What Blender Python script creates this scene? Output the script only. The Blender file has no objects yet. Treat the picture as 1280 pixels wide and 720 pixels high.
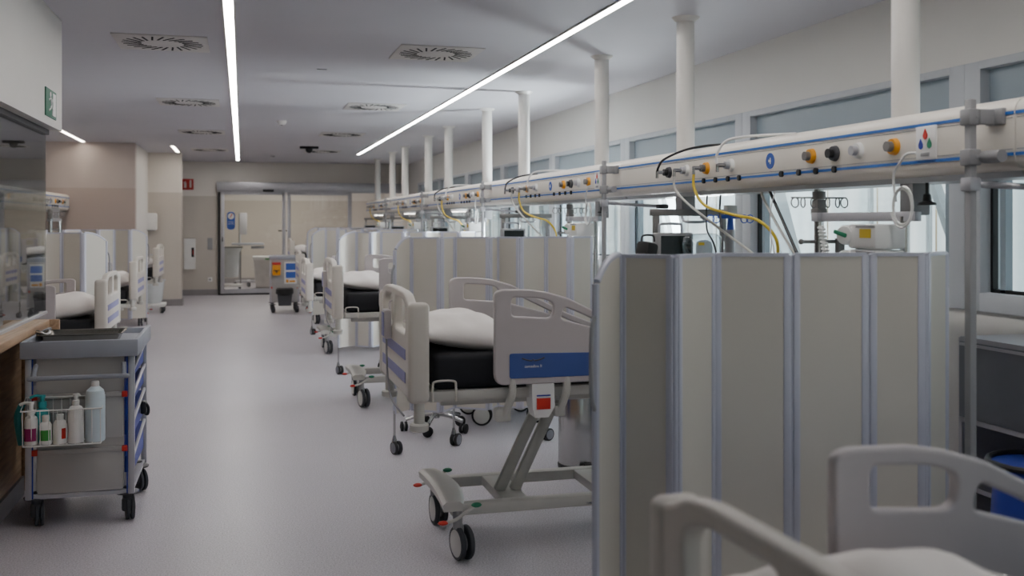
import bpy, bmesh, math, random
from mathutils import Vector, Matrix
random.seed(7)
C = bpy.context.scene.collection
PI = math.pi

# ------------------------------------------------------------------ materials
def lin(c):
    c = c / 255.0
    return c / 12.92 if c <= 0.04045 else ((c + 0.055) / 1.055) ** 2.4
def rgb(r, g, b): return (lin(r), lin(g), lin(b), 1.0)

def mat(name, col, rough=0.5, metal=0.0, var=0.06, scale=6.0, bump=0.0, bscale=60.0, coat=0.0, emit=None, estr=0.0):
    m = bpy.data.materials.new(name); m.use_nodes = True
    nt = m.node_tree; b = nt.nodes['Principled BSDF']
    b.inputs['Roughness'].default_value = rough; b.inputs['Metallic'].default_value = metal
    b.inputs['Coat Weight'].default_value = coat
    tc = nt.nodes.new('ShaderNodeTexCoord')
    n = nt.nodes.new('ShaderNodeTexNoise'); n.inputs['Scale'].default_value = scale; n.inputs['Detail'].default_value = 3
    nt.links.new(tc.outputs['Object'], n.inputs['Vector'])
    r = nt.nodes.new('ShaderNodeValToRGB')
    r.color_ramp.elements[0].position = 0.3; r.color_ramp.elements[1].position = 0.7
    r.color_ramp.elements[0].color = tuple(x * (1 - var) for x in col[:3]) + (1,)
    r.color_ramp.elements[1].color = tuple(min(1, x * (1 + var)) for x in col[:3]) + (1,)
    nt.links.new(n.outputs['Fac'], r.inputs['Fac']); nt.links.new(r.outputs['Color'], b.inputs['Base Color'])
    if bump:
        n2 = nt.nodes.new('ShaderNodeTexNoise'); n2.inputs['Scale'].default_value = bscale; n2.inputs['Detail'].default_value = 4
        nt.links.new(tc.outputs['Object'], n2.inputs['Vector'])
        bp = nt.nodes.new('ShaderNodeBump'); bp.inputs['Strength'].default_value = bump; bp.inputs['Distance'].default_value = 0.01
        nt.links.new(n2.outputs['Fac'], bp.inputs['Height']); nt.links.new(bp.outputs['Normal'], b.inputs['Normal'])
    if emit:
        b.inputs['Emission Color'].default_value = emit; b.inputs['Emission Strength'].default_value = estr
    return m

M = {}
def D(k, *a, **kw): M[k] = mat(k, *a, **kw)
D('ceiling_paint', rgb(196, 194, 200), 0.85, var=0.015, scale=1.5)
D('white_paint', rgb(222, 220, 216), 0.7, var=0.015, scale=2)
D('alcove_paint', rgb(214, 196, 184), 0.7, var=0.02, scale=2)
D('base_grey', rgb(142, 138, 140), 0.5)
D('alu', rgb(178, 178, 184), 0.34, 0.35, var=0.03)
D('alu_dark', rgb(122, 120, 118), 0.4, 0.2)
D('steel', rgb(190, 190, 190), 0.22, 1.0, var=0.03)
D('tray_steel', rgb(150, 146, 138), 0.25, 1.0, var=0.05)
D('cream', rgb(206, 200, 191), 0.42, var=0.02)
D('bed_grey', rgb(188, 181, 182), 0.42, var=0.02)
D('bed_frame', rgb(192, 190, 184), 0.4, var=0.03)
D('arm_grey', rgb(178, 178, 172), 0.45)
D('band_blue', rgb(62, 84, 152), 0.4, var=0.04)
D('band_lilac', rgb(132, 130, 178), 0.45, var=0.04)
D('navy', rgb(18, 19, 27), 0.65, var=0.15, scale=20)
D('linen', rgb(236, 230, 226), 0.9, var=0.025, scale=5, bump=0.35, bscale=9)
D('screen_fabric', rgb(205, 200, 190), 0.55, var=0.02, scale=3, bump=0.03, bscale=180)
D('screen_alu', rgb(192, 193, 206), 0.38, 0.15, var=0.02)
D('rubber', rgb(26, 26, 28), 0.6)
D('tyre_grey', rgb(58, 60, 66), 0.6)
D('hub_grey', rgb(128, 130, 138), 0.5)
D('hub_white', rgb(206, 206, 202), 0.45)
D('black', rgb(16, 16, 18), 0.4)
D('screen_black', rgb(10, 11, 14), 0.12, var=0.02)
D('orange', rgb(226, 156, 32), 0.45)
D('yellow', rgb(214, 184, 46), 0.5)
D('red', rgb(196, 42, 30), 0.45)
D('red_sign', rgb(172, 40, 36), 0.5)
D('green', rgb(34, 128, 92), 0.45)
D('sign_green', rgb(40, 108, 82), 0.5)
D('label_green', rgb(52, 150, 62), 0.5)
D('teal', rgb(52, 168, 172), 0.45)
D('dark_teal', rgb(18, 92, 92), 0.7)
D('magenta', rgb(142, 22, 92), 0.5)
D('stripe_blue', rgb(46, 106, 186), 0.45)
D('blue', rgb(44, 84, 172), 0.45)
D('bin_blue', rgb(34, 52, 150), 0.5)
D('hook_blue', rgb(60, 92, 204), 0.4)
D('bridge_white', rgb(228, 222, 212), 0.38, var=0.015)
D('bridge_under', rgb(172, 174, 176), 0.35)
D('white_plastic', rgb(228, 228, 226), 0.4, var=0.02)
D('bottle_blue', rgb(206, 222, 230), 0.3, var=0.02)
D('cart_grey', rgb(150, 154, 164), 0.5)
D('cart_panel', rgb(172, 170, 168), 0.4, var=0.03)
D('mid_grey', rgb(150, 150, 152), 0.5)
D('dark_grey', rgb(62, 63, 68), 0.5)
D('cupboard_grey', rgb(104, 108, 116), 0.5)
D('transom', rgb(150, 164, 174), 0.28, var=0.02)
D('window_frame', rgb(188, 192, 198), 0.4, 0.0, var=0.02)
D('slot', rgb(14, 14, 15), 0.8)
D('vent_white', rgb(202, 198, 194), 0.6)
D('post_white', rgb(214, 211, 206), 0.3, var=0.01)
D('bag_plastic', rgb(214, 220, 222), 0.25, var=0.04)
D('brace_white', rgb(206, 212, 214), 0.6)
D('light_on', rgb(255, 255, 255), 0.5, emit=(1.0, 0.962, 0.925, 1), estr=13.0)
D('light_warm', rgb(255, 255, 255), 0.5, emit=(1.0, 0.88, 0.74, 1), estr=9.0)
D('added_glow', rgb(255, 255, 255), 0.5, emit=(0.88, 0.95, 1.0, 1), estr=1.2)  # weak glow for the strip added on top of the bridge
D('lamp_disc', rgb(255, 255, 255), 0.5, emit=(1.0, 0.95, 0.85, 1), estr=5.0)

def floor_mat():
    m = bpy.data.materials.new('vinyl_floor'); m.use_nodes = True; nt = m.node_tree
    b = nt.nodes['Principled BSDF']; tc = nt.nodes.new('ShaderNodeTexCoord')
    n1 = nt.nodes.new('ShaderNodeTexNoise'); n1.inputs['Scale'].default_value = 140; n1.inputs['Detail'].default_value = 2
    n2 = nt.nodes.new('ShaderNodeTexNoise'); n2.inputs['Scale'].default_value = 0.9; n2.inputs['Detail'].default_value = 3
    for n in (n1, n2): nt.links.new(tc.outputs['Object'], n.inputs['Vector'])
    r1 = nt.nodes.new('ShaderNodeValToRGB'); e = r1.color_ramp.elements
    e[0].position = .36; e[0].color = rgb(164, 160, 168); e[1].position = .6; e[1].color = rgb(204, 200, 208)
    r2 = nt.nodes.new('ShaderNodeValToRGB'); e = r2.color_ramp.elements
    e[0].position = .3; e[0].color = (.93, .93, .93, 1); e[1].position = .7; e[1].color = (1, 1, 1, 1)
    mx = nt.nodes.new('ShaderNodeMix'); mx.data_type = 'RGBA'; mx.blend_type = 'MULTIPLY'; mx.inputs[0].default_value = 1
    nt.links.new(n1.outputs['Fac'], r1.inputs['Fac']); nt.links.new(n2.outputs['Fac'], r2.inputs['Fac'])
    nt.links.new(r1.outputs['Color'], mx.inputs[6]); nt.links.new(r2.outputs['Color'], mx.inputs[7])
    nt.links.new(mx.outputs[2], b.inputs['Base Color'])
    b.inputs['Roughness'].default_value = 0.36; b.inputs['Specular IOR Level'].default_value = 0.4
    bp = nt.nodes.new('ShaderNodeBump'); bp.inputs['Strength'].default_value = .06; bp.inputs['Distance'].default_value = .004
    nt.links.new(n1.outputs['Fac'], bp.inputs['Height']); nt.links.new(bp.outputs['Normal'], b.inputs['Normal'])
    return m
M['floor'] = floor_mat()

def wall_two(name, low, high, zsplit=2.02):
    m = bpy.data.materials.new(name); m.use_nodes = True; nt = m.node_tree
    b = nt.nodes['Principled BSDF']; g = nt.nodes.new('ShaderNodeNewGeometry'); s = nt.nodes.new('ShaderNodeSeparateXYZ')
    nt.links.new(g.outputs['Position'], s.inputs[0])
    r = nt.nodes.new('ShaderNodeMapRange'); r.inputs[1].default_value = zsplit - .004; r.inputs[2].default_value = zsplit + .004
    nt.links.new(s.outputs[2], r.inputs[0])
    n = nt.nodes.new('ShaderNodeTexNoise'); n.inputs['Scale'].default_value = 2.5
    nt.links.new(g.outputs['Position'], n.inputs['Vector'])
    mx = nt.nodes.new('ShaderNodeMix'); mx.data_type = 'RGBA'
    mx.inputs[6].default_value = low; mx.inputs[7].default_value = high
    nt.links.new(r.outputs[0], mx.inputs[0])
    mr = nt.nodes.new('ShaderNodeMapRange'); mr.inputs[3].default_value = .96; mr.inputs[4].default_value = 1.03
    nt.links.new(n.outputs['Fac'], mr.inputs[0])
    m2 = nt.nodes.new('ShaderNodeMix'); m2.data_type = 'RGBA'; m2.blend_type = 'MULTIPLY'; m2.inputs[0].default_value = 1
    nt.links.new(mx.outputs[2], m2.inputs[6]); nt.links.new(mr.outputs[0], m2.inputs[7])
    nt.links.new(m2.outputs[2], b.inputs['Base Color']); b.inputs['Roughness'].default_value = .55
    return m
M['wall_beige'] = wall_two('wall_beige', rgb(194, 187, 178), rgb(220, 215, 208))
M['wall_alcove'] = wall_two('wall_alcove', rgb(184, 169, 161), rgb(196, 184, 178))

def wood_mat():
    m = bpy.data.materials.new('oak'); m.use_nodes = True; nt = m.node_tree
    b = nt.nodes['Principled BSDF']; tc = nt.nodes.new('ShaderNodeTexCoord'); mp = nt.nodes.new('ShaderNodeMapping')
    mp.inputs['Scale'].default_value = (14, 1.2, 14)
    nt.links.new(tc.outputs['Object'], mp.inputs[0])
    n = nt.nodes.new('ShaderNodeTexNoise'); n.inputs['Scale'].default_value = 2.2; n.inputs['Detail'].default_value = 6; n.inputs['Distortion'].default_value = .8
    nt.links.new(mp.outputs[0], n.inputs['Vector'])
    r = nt.nodes.new('ShaderNodeValToRGB'); e = r.color_ramp.elements
    e[0].position = .3; e[0].color = rgb(150, 118, 88); e[1].position = .7; e[1].color = rgb(196, 164, 130)
    nt.links.new(n.outputs['Fac'], r.inputs['Fac']); nt.links.new(r.outputs['Color'], b.inputs['Base Color'])
    b.inputs['Roughness'].default_value = .45
    return m
M['oak'] = wood_mat()

def glass_mat(name, tint, refl=1.0, ior=1.5):
    m = bpy.data.materials.new(name); m.use_nodes = True; nt = m.node_tree; nt.nodes.clear()
    o = nt.nodes.new('ShaderNodeOutputMaterial'); t = nt.nodes.new('ShaderNodeBsdfTransparent'); g = nt.nodes.new('ShaderNodeBsdfGlossy')
    lw = nt.nodes.new('ShaderNodeLayerWeight'); lw.inputs['Blend'].default_value = .5
    pw = nt.nodes.new('ShaderNodeMath'); pw.operation = 'POWER'; pw.inputs[1].default_value = 5
    f = nt.nodes.new('ShaderNodeMath'); f.operation = 'MULTIPLY_ADD'; f.inputs[1].default_value = .96; f.inputs[2].default_value = .04
    nt.links.new(lw.outputs['Facing'], pw.inputs[0]); nt.links.new(pw.outputs[0], f.inputs[0])
    n = nt.nodes.new('ShaderNodeTexNoise'); n.inputs['Scale'].default_value = 3
    mr = nt.nodes.new('ShaderNodeMapRange'); mr.inputs[3].default_value = refl * .97; mr.inputs[4].default_value = refl * 1.03
    nt.links.new(n.outputs['Fac'], mr.inputs[0])
    mu = nt.nodes.new('ShaderNodeMath'); mu.operation = 'MULTIPLY'; mu.use_clamp = True
    nt.links.new(f.outputs[0], mu.inputs[0]); nt.links.new(mr.outputs[0], mu.inputs[1])
    mx = nt.nodes.new('ShaderNodeMixShader')
    t.inputs['Color'].default_value = tint; g.inputs['Roughness'].default_value = 0.0
    nt.links.new(mu.outputs[0], mx.inputs[0]); nt.links.new(t.outputs[0], mx.inputs[1]); nt.links.new(g.outputs[0], mx.inputs[2])
    nt.links.new(mx.outputs[0], o.inputs[0])
    return m
M['glass'] = glass_mat('clear_glass', (.93, .96, .96, 1), 1.0)
M['glass_partition'] = glass_mat('partition_glass', (.70, .74, .74, 1), 1.3)
M['glass_door'] = glass_mat('door_glass', (.9, .9, .88, 1), 1.0)
M['clear_plastic'] = glass_mat('clear_plastic', (.82, .86, .88, 1), 3.0)

def fabric_out():
    m = bpy.data.materials.new('sunscreen_fabric'); m.use_nodes = True; nt = m.node_tree; nt.nodes.clear()
    o = nt.nodes.new('ShaderNodeOutputMaterial'); d = nt.nodes.new('ShaderNodeBsdfDiffuse'); t = nt.nodes.new('ShaderNodeBsdfTranslucent')
    mx = nt.nodes.new('ShaderNodeMixShader'); mx.inputs[0].default_value = .6
    g = nt.nodes.new('ShaderNodeNewGeometry'); mp = nt.nodes.new('ShaderNodeMapping'); mp.inputs['Scale'].default_value = (1, 2.4, .04)
    n = nt.nodes.new('ShaderNodeTexNoise'); n.inputs['Scale'].default_value = 1.4
    nt.links.new(g.outputs['Position'], mp.inputs[0]); nt.links.new(mp.outputs[0], n.inputs['Vector'])
    r = nt.nodes.new('ShaderNodeValToRGB'); e = r.color_ramp.elements
    e[0].position = .35; e[0].color = rgb(196, 214, 218); e[1].position = .65; e[1].color = rgb(240, 246, 246)
    nt.links.new(n.outputs['Fac'], r.inputs['Fac'])
    for q in (d, t): nt.links.new(r.outputs['Color'], q.inputs['Color'])
    nt.links.new(d.outputs[0], mx.inputs[1]); nt.links.new(t.outputs[0], mx.inputs[2]); nt.links.new(mx.outputs[0], o.inputs[0])
    return m
M['sunscreen'] = fabric_out()

# ------------------------------------------------------------------ geometry helpers
class MB:
    def __init__(s): s.bm = bmesh.new()
    def _x(s, verts, mtx):
        for v in verts: v.co = mtx @ v.co
    def box(s, c, d, rot=None, bev=0.0, seg=2):
        t = bmesh.new(); bmesh.ops.create_cube(t, size=1)
        for v in t.verts: v.co = Vector((v.co.x * d[0], v.co.y * d[1], v.co.z * d[2]))
        if bev:
            bmesh.ops.bevel(t, geom=list(t.edges), offset=min(bev, min(d) * .49), segments=seg, affect='EDGES', profile=.5)
        mtx = Matrix.Translation(c) @ (rot.to_4x4() if rot is not None else Matrix())
        s._x(t.verts, mtx); s._merge(t); return s
    def _merge(s, t):
        me = bpy.data.meshes.new('tmp'); t.to_mesh(me); t.free(); s.bm.from_mesh(me); bpy.data.meshes.remove(me)
    def mesh(s, me, mtx=None):
        if mtx is not None: me.transform(mtx)
        s.bm.from_mesh(me); bpy.data.meshes.remove(me); return s
    def cyl(s, p0, p1, r, r2=None, n=16):
        p0, p1 = Vector(p0), Vector(p1); d = p1 - p0
        t = bmesh.new(); bmesh.ops.create_cone(t, cap_ends=True, segments=n, radius1=r, radius2=r if r2 is None else r2, depth=d.length)
        q = d.to_track_quat('Z', 'Y').to_matrix().to_4x4()
        s._x(t.verts, Matrix.Translation((p0 + p1) / 2) @ q); s._merge(t); return s
    def ball(s, c, r, sc=(1, 1, 1), n=14):
        t = bmesh.new(); bmesh.ops.create_uvsphere(t, u_segments=n, v_segments=n // 2 + 2, radius=r)
        s._x(t.verts, Matrix.Translation(c) @ Matrix.Diagonal((*sc, 1))); s._merge(t); return s
    def lathe(s, prof, c=(0, 0, 0), n=20, axis=None):
        t = bmesh.new(); rings = []
        for r, z in prof:
            rings.append([t.verts.new((max(r, 1e-4) * math.cos(2 * PI * i / n), max(r, 1e-4) * math.sin(2 * PI * i / n), z)) for i in range(n)])
        for a, b in zip(rings, rings[1:]):
            for i in range(n): t.faces.new((a[i], a[(i + 1) % n], b[(i + 1) % n], b[i]))
        t.faces.new(list(reversed(rings[0]))); t.faces.new(rings[-1])
        m = Matrix.Translation(c)
        if axis is not None: m = m @ Vector(axis).to_track_quat('Z', 'Y').to_matrix().to_4x4()
        s._x(t.verts, m); s._merge(t); return s
    def tube(s, pts, r, n=8, closed=False):
        pts = [Vector(p) for p in pts]; t = bmesh.new(); rings = []; N = len(pts); up = None
        for i, p in enumerate(pts):
            a = pts[i - 1] if (i > 0 or closed) else p
            b = pts[(i + 1) % N] if (i < N - 1 or closed) else p
            tan = (b - a).normalized()
            if up is None:
                up = tan.orthogonal().normalized()
            else:
                up = (up - tan * up.dot(tan))
                up = up.normalized() if up.length > 1e-6 else tan.orthogonal().normalized()
            w = tan.cross(up)
            rings.append([t.verts.new(p + (up * math.cos(2 * PI * k / n) + w * math.sin(2 * PI * k / n)) * r) for k in range(n)])
        prs = list(zip(rings, rings[1:])) + ([(rings[-1], rings[0])] if closed else [])
        for a, b in prs:
            for i in range(n): t.faces.new((a[i], a[(i + 1) % n], b[(i + 1) % n], b[i]))
        if not closed: t.faces.new(list(reversed(rings[0]))); t.faces.new(rings[-1])
        s._merge(t); return s
    def prism(s, poly, axis, a0, a1):
        """poly in the two other axes, extruded along axis (x: (y,z), y: (x,z), z: (x,y))"""
        t = bmesh.new()
        def P(u, v, a): return {'x': (a, u, v), 'y': (u, a, v), 'z': (u, v, a)}[axis]
        A = [t.verts.new(P(u, v, a0)) for u, v in poly]; B = [t.verts.new(P(u, v, a1)) for u, v in poly]
        n = len(poly)
        t.faces.new(A); t.faces.new(list(reversed(B)))
        for i in range(n): t.faces.new((A[i], B[i], B[(i + 1) % n], A[(i + 1) % n]))
        bmesh.ops.recalc_face_normals(t, faces=list(t.faces)); s._merge(t); return s
    def build(s, name, m, parent=None, loc=None, ang=35):
        me = bpy.data.meshes.new(name); s.bm.normal_update(); s.bm.to_mesh(me); s.bm.free()
        me.materials.append(M[m] if isinstance(m, str) else m)
        for p in me.polygons: p.use_smooth = True
        me.set_sharp_from_angle(angle=math.radians(ang))
        o = bpy.data.objects.new(name, me); C.objects.link(o)
        if parent: o.parent = parent
        if loc is not None: o.location = loc
        return o

def catmull(pts, k=6, closed=False):
    P = [Vector(p) for p in pts]; out = []; n = len(P)
    for i in range(n if closed else n - 1):
        p1, p2 = P[i], P[(i + 1) % n]
        p0 = P[i - 1] if (i > 0 or closed) else p1
        p3 = P[(i + 2) % n] if (i + 2 < n or closed) else p2
        for j in range(k):
            t = j / k
            out.append(.5 * ((2 * p1) + (p2 - p0) * t + (2 * p0 - 5 * p1 + 4 * p2 - p3) * t * t + (3 * p1 - p0 - 3 * p2 + p3) * t ** 3))
    if not closed: out.append(P[-1])
    return out

def rounded(pts, r, k=5):
    """round the corners of a 2D polygon; r one number or a list"""
    out = []; n = len(pts)
    for i in range(n):
        p = Vector(pts[i]); a = Vector(pts[i - 1]); b = Vector(pts[(i + 1) % n]); rr = r[i] if isinstance(r, (list, tuple)) else r
        d = min(rr, (a - p).length * .49, (b - p).length * .49)
        if d < 1e-4: out.append((p.x, p.y)); continue
        s, e = p + (a - p).normalized() * d, p + (b - p).normalized() * d
        for j in range(k + 1):
            t = j / k; q = s * (1 - t) ** 2 + p * 2 * t * (1 - t) + e * t * t; out.append((q.x, q.y))
    return out

def plate(outer, holes, depth, bev=0.006):
    """flat plate in XY, thickness depth along Z about 0, with holes and softly rounded edges"""
    cu = bpy.data.curves.new('tmp', 'CURVE'); cu.dimensions = '2D'; cu.fill_mode = 'BOTH'
    cu.extrude = max(depth / 2 - bev, 1e-4); cu.bevel_depth = bev; cu.bevel_resolution = 2; cu.offset = -bev
    for poly in [outer] + list(holes):
        sp = cu.splines.new('POLY'); sp.points.add(len(poly) - 1); sp.use_cyclic_u = True
        for p, q in zip(sp.points, poly): p.co = (q[0], q[1], 0, 1)
    o = bpy.data.objects.new('tmp', cu); C.objects.link(o)
    dg = bpy.context.evaluated_depsgraph_get(); dg.update()
    me = bpy.data.meshes.new_from_object(o.evaluated_get(dg))
    bpy.data.objects.remove(o); bpy.data.curves.remove(cu); return me
def text_mesh(body, size, depth=.0006):
    cu = bpy.data.curves.new('tmp', 'FONT'); cu.body = body; cu.size = size; cu.extrude = depth; cu.align_x = 'CENTER'; cu.align_y = 'CENTER'
    o = bpy.data.objects.new('tmp', cu); C.objects.link(o)
    dg = bpy.context.evaluated_depsgraph_get(); dg.update()
    me = bpy.data.meshes.new_from_object(o.evaluated_get(dg))
    bpy.data.objects.remove(o); bpy.data.curves.remove(cu); return me
XZ = Matrix(((1, 0, 0, 0), (0, 0, -1, 0), (0, 1, 0, 0), (0, 0, 0, 1)))          # XY plate -> XZ plane, front to -Y
YZ = Matrix(((0, 0, 1, 0), (1, 0, 0, 0), (0, 1, 0, 0), (0, 0, 0, 1)))           # x->y, y->z, z->x
YZn = Matrix(((0, 0, -1, 0), (-1, 0, 0, 0), (0, 1, 0, 0), (0, 0, 0, 1)))        # reads from -X side
T = Matrix.Translation
def RZ(a): return Matrix.Rotation(a, 3, 'Z')

def tag(o, label, cat, group=None, kind=None):
    o['label'] = label; o['category'] = cat
    if group: o['group'] = group
    if kind: o['kind'] = kind
    return o
def thing(name, label, cat, loc=(0, 0, 0), rz=0, group=None):
    o = bpy.data.objects.new(name, None); C.objects.link(o); o.empty_display_size = .1
    o.location = loc; o.rotation_euler = (0, 0, rz); return tag(o, label, cat, group)
def struct(o):
    o['kind'] = 'structure'; return o
def dup(src, loc=None, rz=None, label=None, group=None):
    def cp(o, parent):
        c = o.copy(); C.objects.link(c); c.parent = parent
        for ch in kids.get(o.name, []): cp(ch, c)
        return c
    kids = {}
    for o in list(C.objects):
        if o.parent: kids.setdefault(o.parent.name, []).append(o)
    r = cp(src, None)
    if loc is not None: r.location = loc
    if rz is not None: r.rotation_euler = (0, 0, rz)
    if label: r['label'] = label
    if group: r['group'] = group
    return r
ORD = ['first', 'second', 'third', 'fourth', 'fifth', 'sixth', 'seventh', 'eighth', 'ninth', 'tenth', 'eleventh']

# ------------------------------------------------------------------ setting
CEIL = 2.723
XW = 3.43          # window wall
YF = 21.2          # far wall
struct(MB().box((-1, 11, -.05), (10, 30, .1)).build('floor', 'floor'))
struct(MB().box((-1, 11, CEIL + .05), (10, 30, .1)).build('ceiling', 'ceiling_paint'))

PITCH = 2.235; M0 = 4.12
mull = [M0 + PITCH * k for k in range(-3, 8)]
w = MB()
w.box((XW + .13, 9.1, .535), (.26, 24.2, 1.07)).box((XW + .13, 9.1, (2.27 + CEIL) / 2), (.26, 24.2, CEIL - 2.27))
w.box((XW + .13, (mull[-1] + YF) / 2, 1.67), (.26, YF - mull[-1], 1.22))
struct(w.build('wall_right', 'white_paint'))
for i, (a, b) in enumerate(zip(mull, mull[1:])):
    wn = bpy.data.objects.new('window_%d' % (i + 1), None); C.objects.link(wn); wn.location = (XW, a, 0); struct(wn)
    L = b - a; f = MB()
    for y in (.055, L - .055): f.box((.05, y, 1.67), (.14, .11, 1.2), bev=.006)
    f.box((.05, L / 2, 1.115), (.14, L - .2, .09), bev=.006).box((.05, L / 2, 1.975), (.14, L - .2, .05), bev=.004)
    f.box((.05, L / 2, 2.25), (.14, L - .2, .04), bev=.004)
    f.build('frame', 'window_frame', wn)
    f = MB()
    for y in (.19, L - .19): f.box((.06, y, 1.555), (.04, .035, .79))
    f.build('sash', 'transom', wn)
    g = MB()
    for y in (.118, L - .118): g.box((.055, y, 1.555), (.03, .016, .79))
    g.box((.055, L / 2, 1.168), (.03, L - .24, .016)).box((.055, L / 2, 1.942), (.03, L - .24, .016))
    g.build('gasket', 'black', wn)
    MB().box((.07, L / 2, 1.555), (.008, L - .22, .79)).build('glass', 'glass', wn)
    MB().box((.045, L / 2, 2.115), (.02, L - .22, .232)).build('transom_panel', 'transom', wn)
# exterior sunscreen and braces
w = MB(); y = -8
while y < 27:
    t_ = bmesh.new(); t_.faces.new([t_.verts.new(q) for q in ((5.05, y + .01, -1), (5.05, y + .71, -1), (5.05, y + .71, 5), (5.05, y + .01, 5))]); w._merge(t_); y += .72
struct(w.build('exterior_sunscreen', 'sunscreen'))
w = MB(); y = -8
while y < 27:
    w.box((4.98, y - .01, 2), (.03, .035, 6)); y += .72
struct(w.build('exterior_sunscreen_battens', 'brace_white'))
w = MB()
for a in mull[:-1]:
    y0 = a + 1.75; w.box((4.4, y0 - .62, 1.5), (.10, .11, 3.6), rot=Matrix.Rotation(math.radians(-26), 3, 'X'))
    w.box((4.4, y0 - .40, 1.5), (.06, .05, 3.6), rot=Matrix.Rotation(math.radians(-26), 3, 'X'))
struct(w.build('exterior_braces', 'brace_white'))
struct(MB().box((6.4, 9.5, -.6), (5.4, 40, .1)).build('exterior_ground', 'base_grey'))

# left side
struct(MB().box((-2.06, 1.8, (2.05 + CEIL) / 2), (2.0, 9.58, CEIL - 2.05)).build('wall_left', 'white_paint'))
struct(MB().box((-5.3, 8.3, CEIL / 2), (.2, 22, CEIL)).build('wall_left_bays', 'wall_alcove'))
struct(MB().box((-3.50, 16.6, CEIL / 2), (3.8, .2, CEIL)).build('wall_alcove', 'wall_alcove'))
struct(MB().box((-1.702, 17.61, CEIL / 2), (.2, 2.18, CEIL)).box((-1.75, 20.08, CEIL / 2), (.1, 2.24, CEIL)).build('wall_alcove_side', 'white_paint'))
struct(MB().box((-1.42, 18.83, CEIL / 2), (.77, .26, CEIL)).build('wall_corner', 'wall_beige'))
struct(MB().box((-1.41, 18.69, .06), (.76, .02, .12)).build('baseboard_corner', 'base_grey'))
struct(MB().box((-1.025, 18.82, .06), (.02, .28, .12)).build('baseboard_corner_side', 'base_grey'))
# far wall with the sliding door opening
DX0, DX1, DH = -.46, 3.43, 2.14
w = MB().box(((-1.8 + DX0) / 2, YF + .1, CEIL / 2), (DX0 + 1.8, .2, CEIL)).box(((DX0 + DX1) / 2, YF + .1, (DH + CEIL) / 2), (DX1 - DX0, .2, CEIL - DH))
struct(w.build('wall_far', 'wall_beige'))
struct(MB().box(((-1.68 + DX0) / 2, YF - .01, .06), (DX0 + 1.66, .02, .12)).build('baseboard_far', 'base_grey'))
struct(MB().box((1.2, 25.4, CEIL / 2), (7, .2, CEIL)).build('wall_beyond', 'wall_beige'))
struct(MB().box((-1.9, 23.3, CEIL / 2), (.2, 4, CEIL)).build('wall_beyond_left', 'wall_beige'))
struct(MB().box((3.6, 23.3, CEIL / 2), (.2, 4, CEIL)).build('wall_beyond_right', 'wall_beige'))
struct(MB().box((.9, 25.29, .06), (5, .02, .12)).build('baseboard_beyond', 'base_grey'))
dr = bpy.data.objects.new('door_1', None); C.objects.link(dr); dr.location = (0, YF, 0); struct(dr)
MB().box((1.5, -.09, 2.215), (3.98, .18, .18), bev=.008).box((1.5, -.07, 2.115), (3.9, .1, .03)).build('header', 'alu', dr)
MB().box((.53, -.19, 2.135), (.22, .04, .05), bev=.008).build('motion_sensor', 'black', dr)
f = MB()
for x in (-.44, ): f.box((x, -.05, 1.05), (.05, .08, 2.1))
f.box((1.2, -.05, .015), (3.3, .07, .03))
f.build('gasket', 'black', dr)
f = MB()
for x, ww in ((-.375, .07), (.845, .07), (.95, .07), (2.2, .08)): f.box((x, -.05, 1.07), (ww, .05, 2.06), bev=.004)
f.box((.24, -.05, .075), (1.2, .05, .09)).box((.24, -.05, 2.075), (1.2, .05, .05)).box((1.55, -.02, .075), (1.3, .05, .09)).box((1.55, -.02, 2.075), (1.3, .05, .05))
f.build('door_frame', 'alu', dr)
MB().box((.24, -.05, 1.07), (1.18, .01, 1.96)).build('glass', 'glass_door', dr)
MB().box((1.58, -.02, 1.07), (1.2, .01, 1.96)).build('glass', 'glass_door', dr)
MB().box((-.375, -.09, 1.14), (.02, .04, .1), bev=.006).build('door_handle', 'black', dr)
st = MB().mesh(plate(rounded([(-.29, 1.335), (-.13, 1.335), (-.13, 1.70), (-.29, 1.70)], .075), [], .004, .001), XZ)
st.build('sticker', 'blue', dr, loc=(0, -.06, 0))
st = MB().cyl((-.21, -.064, 1.61), (-.21, -.0625, 1.61), .062, n=24); st.build('sticker_disc', 'white_plastic', dr)
st = MB().box((-.21, -.0665, 1.61), (.016, .002, .07), rot=Matrix.Rotation(.5, 3, 'Y')).ball((-.195, -.0665, 1.645), .012, (1, .1, 1)); st.build('sticker_figure', 'red', dr)
st = MB().mesh(text_mesh('NETEJA', .032), T((-.21, -.064, 1.49)) @ XZ).mesh(text_mesh('LES MANS', .026), T((-.21, -.064, 1.45)) @ XZ); st.build('sticker_text', 'white_plastic', dr)

# ------------------------------------------------------------------ ceiling things
def strip(x, y0, y1, wd, label, m='light_on'):
    t = thing('ceiling_light_strip', label, 'ceiling light', (x, (y0 + y1) / 2, CEIL), group='recessed light strips')
    L = y1 - y0
    MB().box((0, 0, -.003), (wd, L, .006)).build('diffuser', m, t)
    f = MB()
    for s in (-1, 1): f.box((s * (wd / 2 + .006), 0, -.004), (.012, L + .024, .008)); f.box((0, s * (L / 2 + .006), -.004), (wd, .012, .008))
    f.build('frame', 'vent_white', t); return t
strip(-.072, 3.2, 20.5, .055, 'long recessed ceiling light strip running down the middle of the aisle')
strip(2.045, .2, 18.2, .055, 'long recessed ceiling light strip beside the white ceiling posts')
strip(-2.33, 7.2, 16.4, .05, 'recessed light strip over the left beds, ending at the pinkish wall', 'light_warm')
strip(-1.075, 16.9, 18.4, .05, 'short recessed light strip at the corner wall with the dispenser', 'light_warm')

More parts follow.
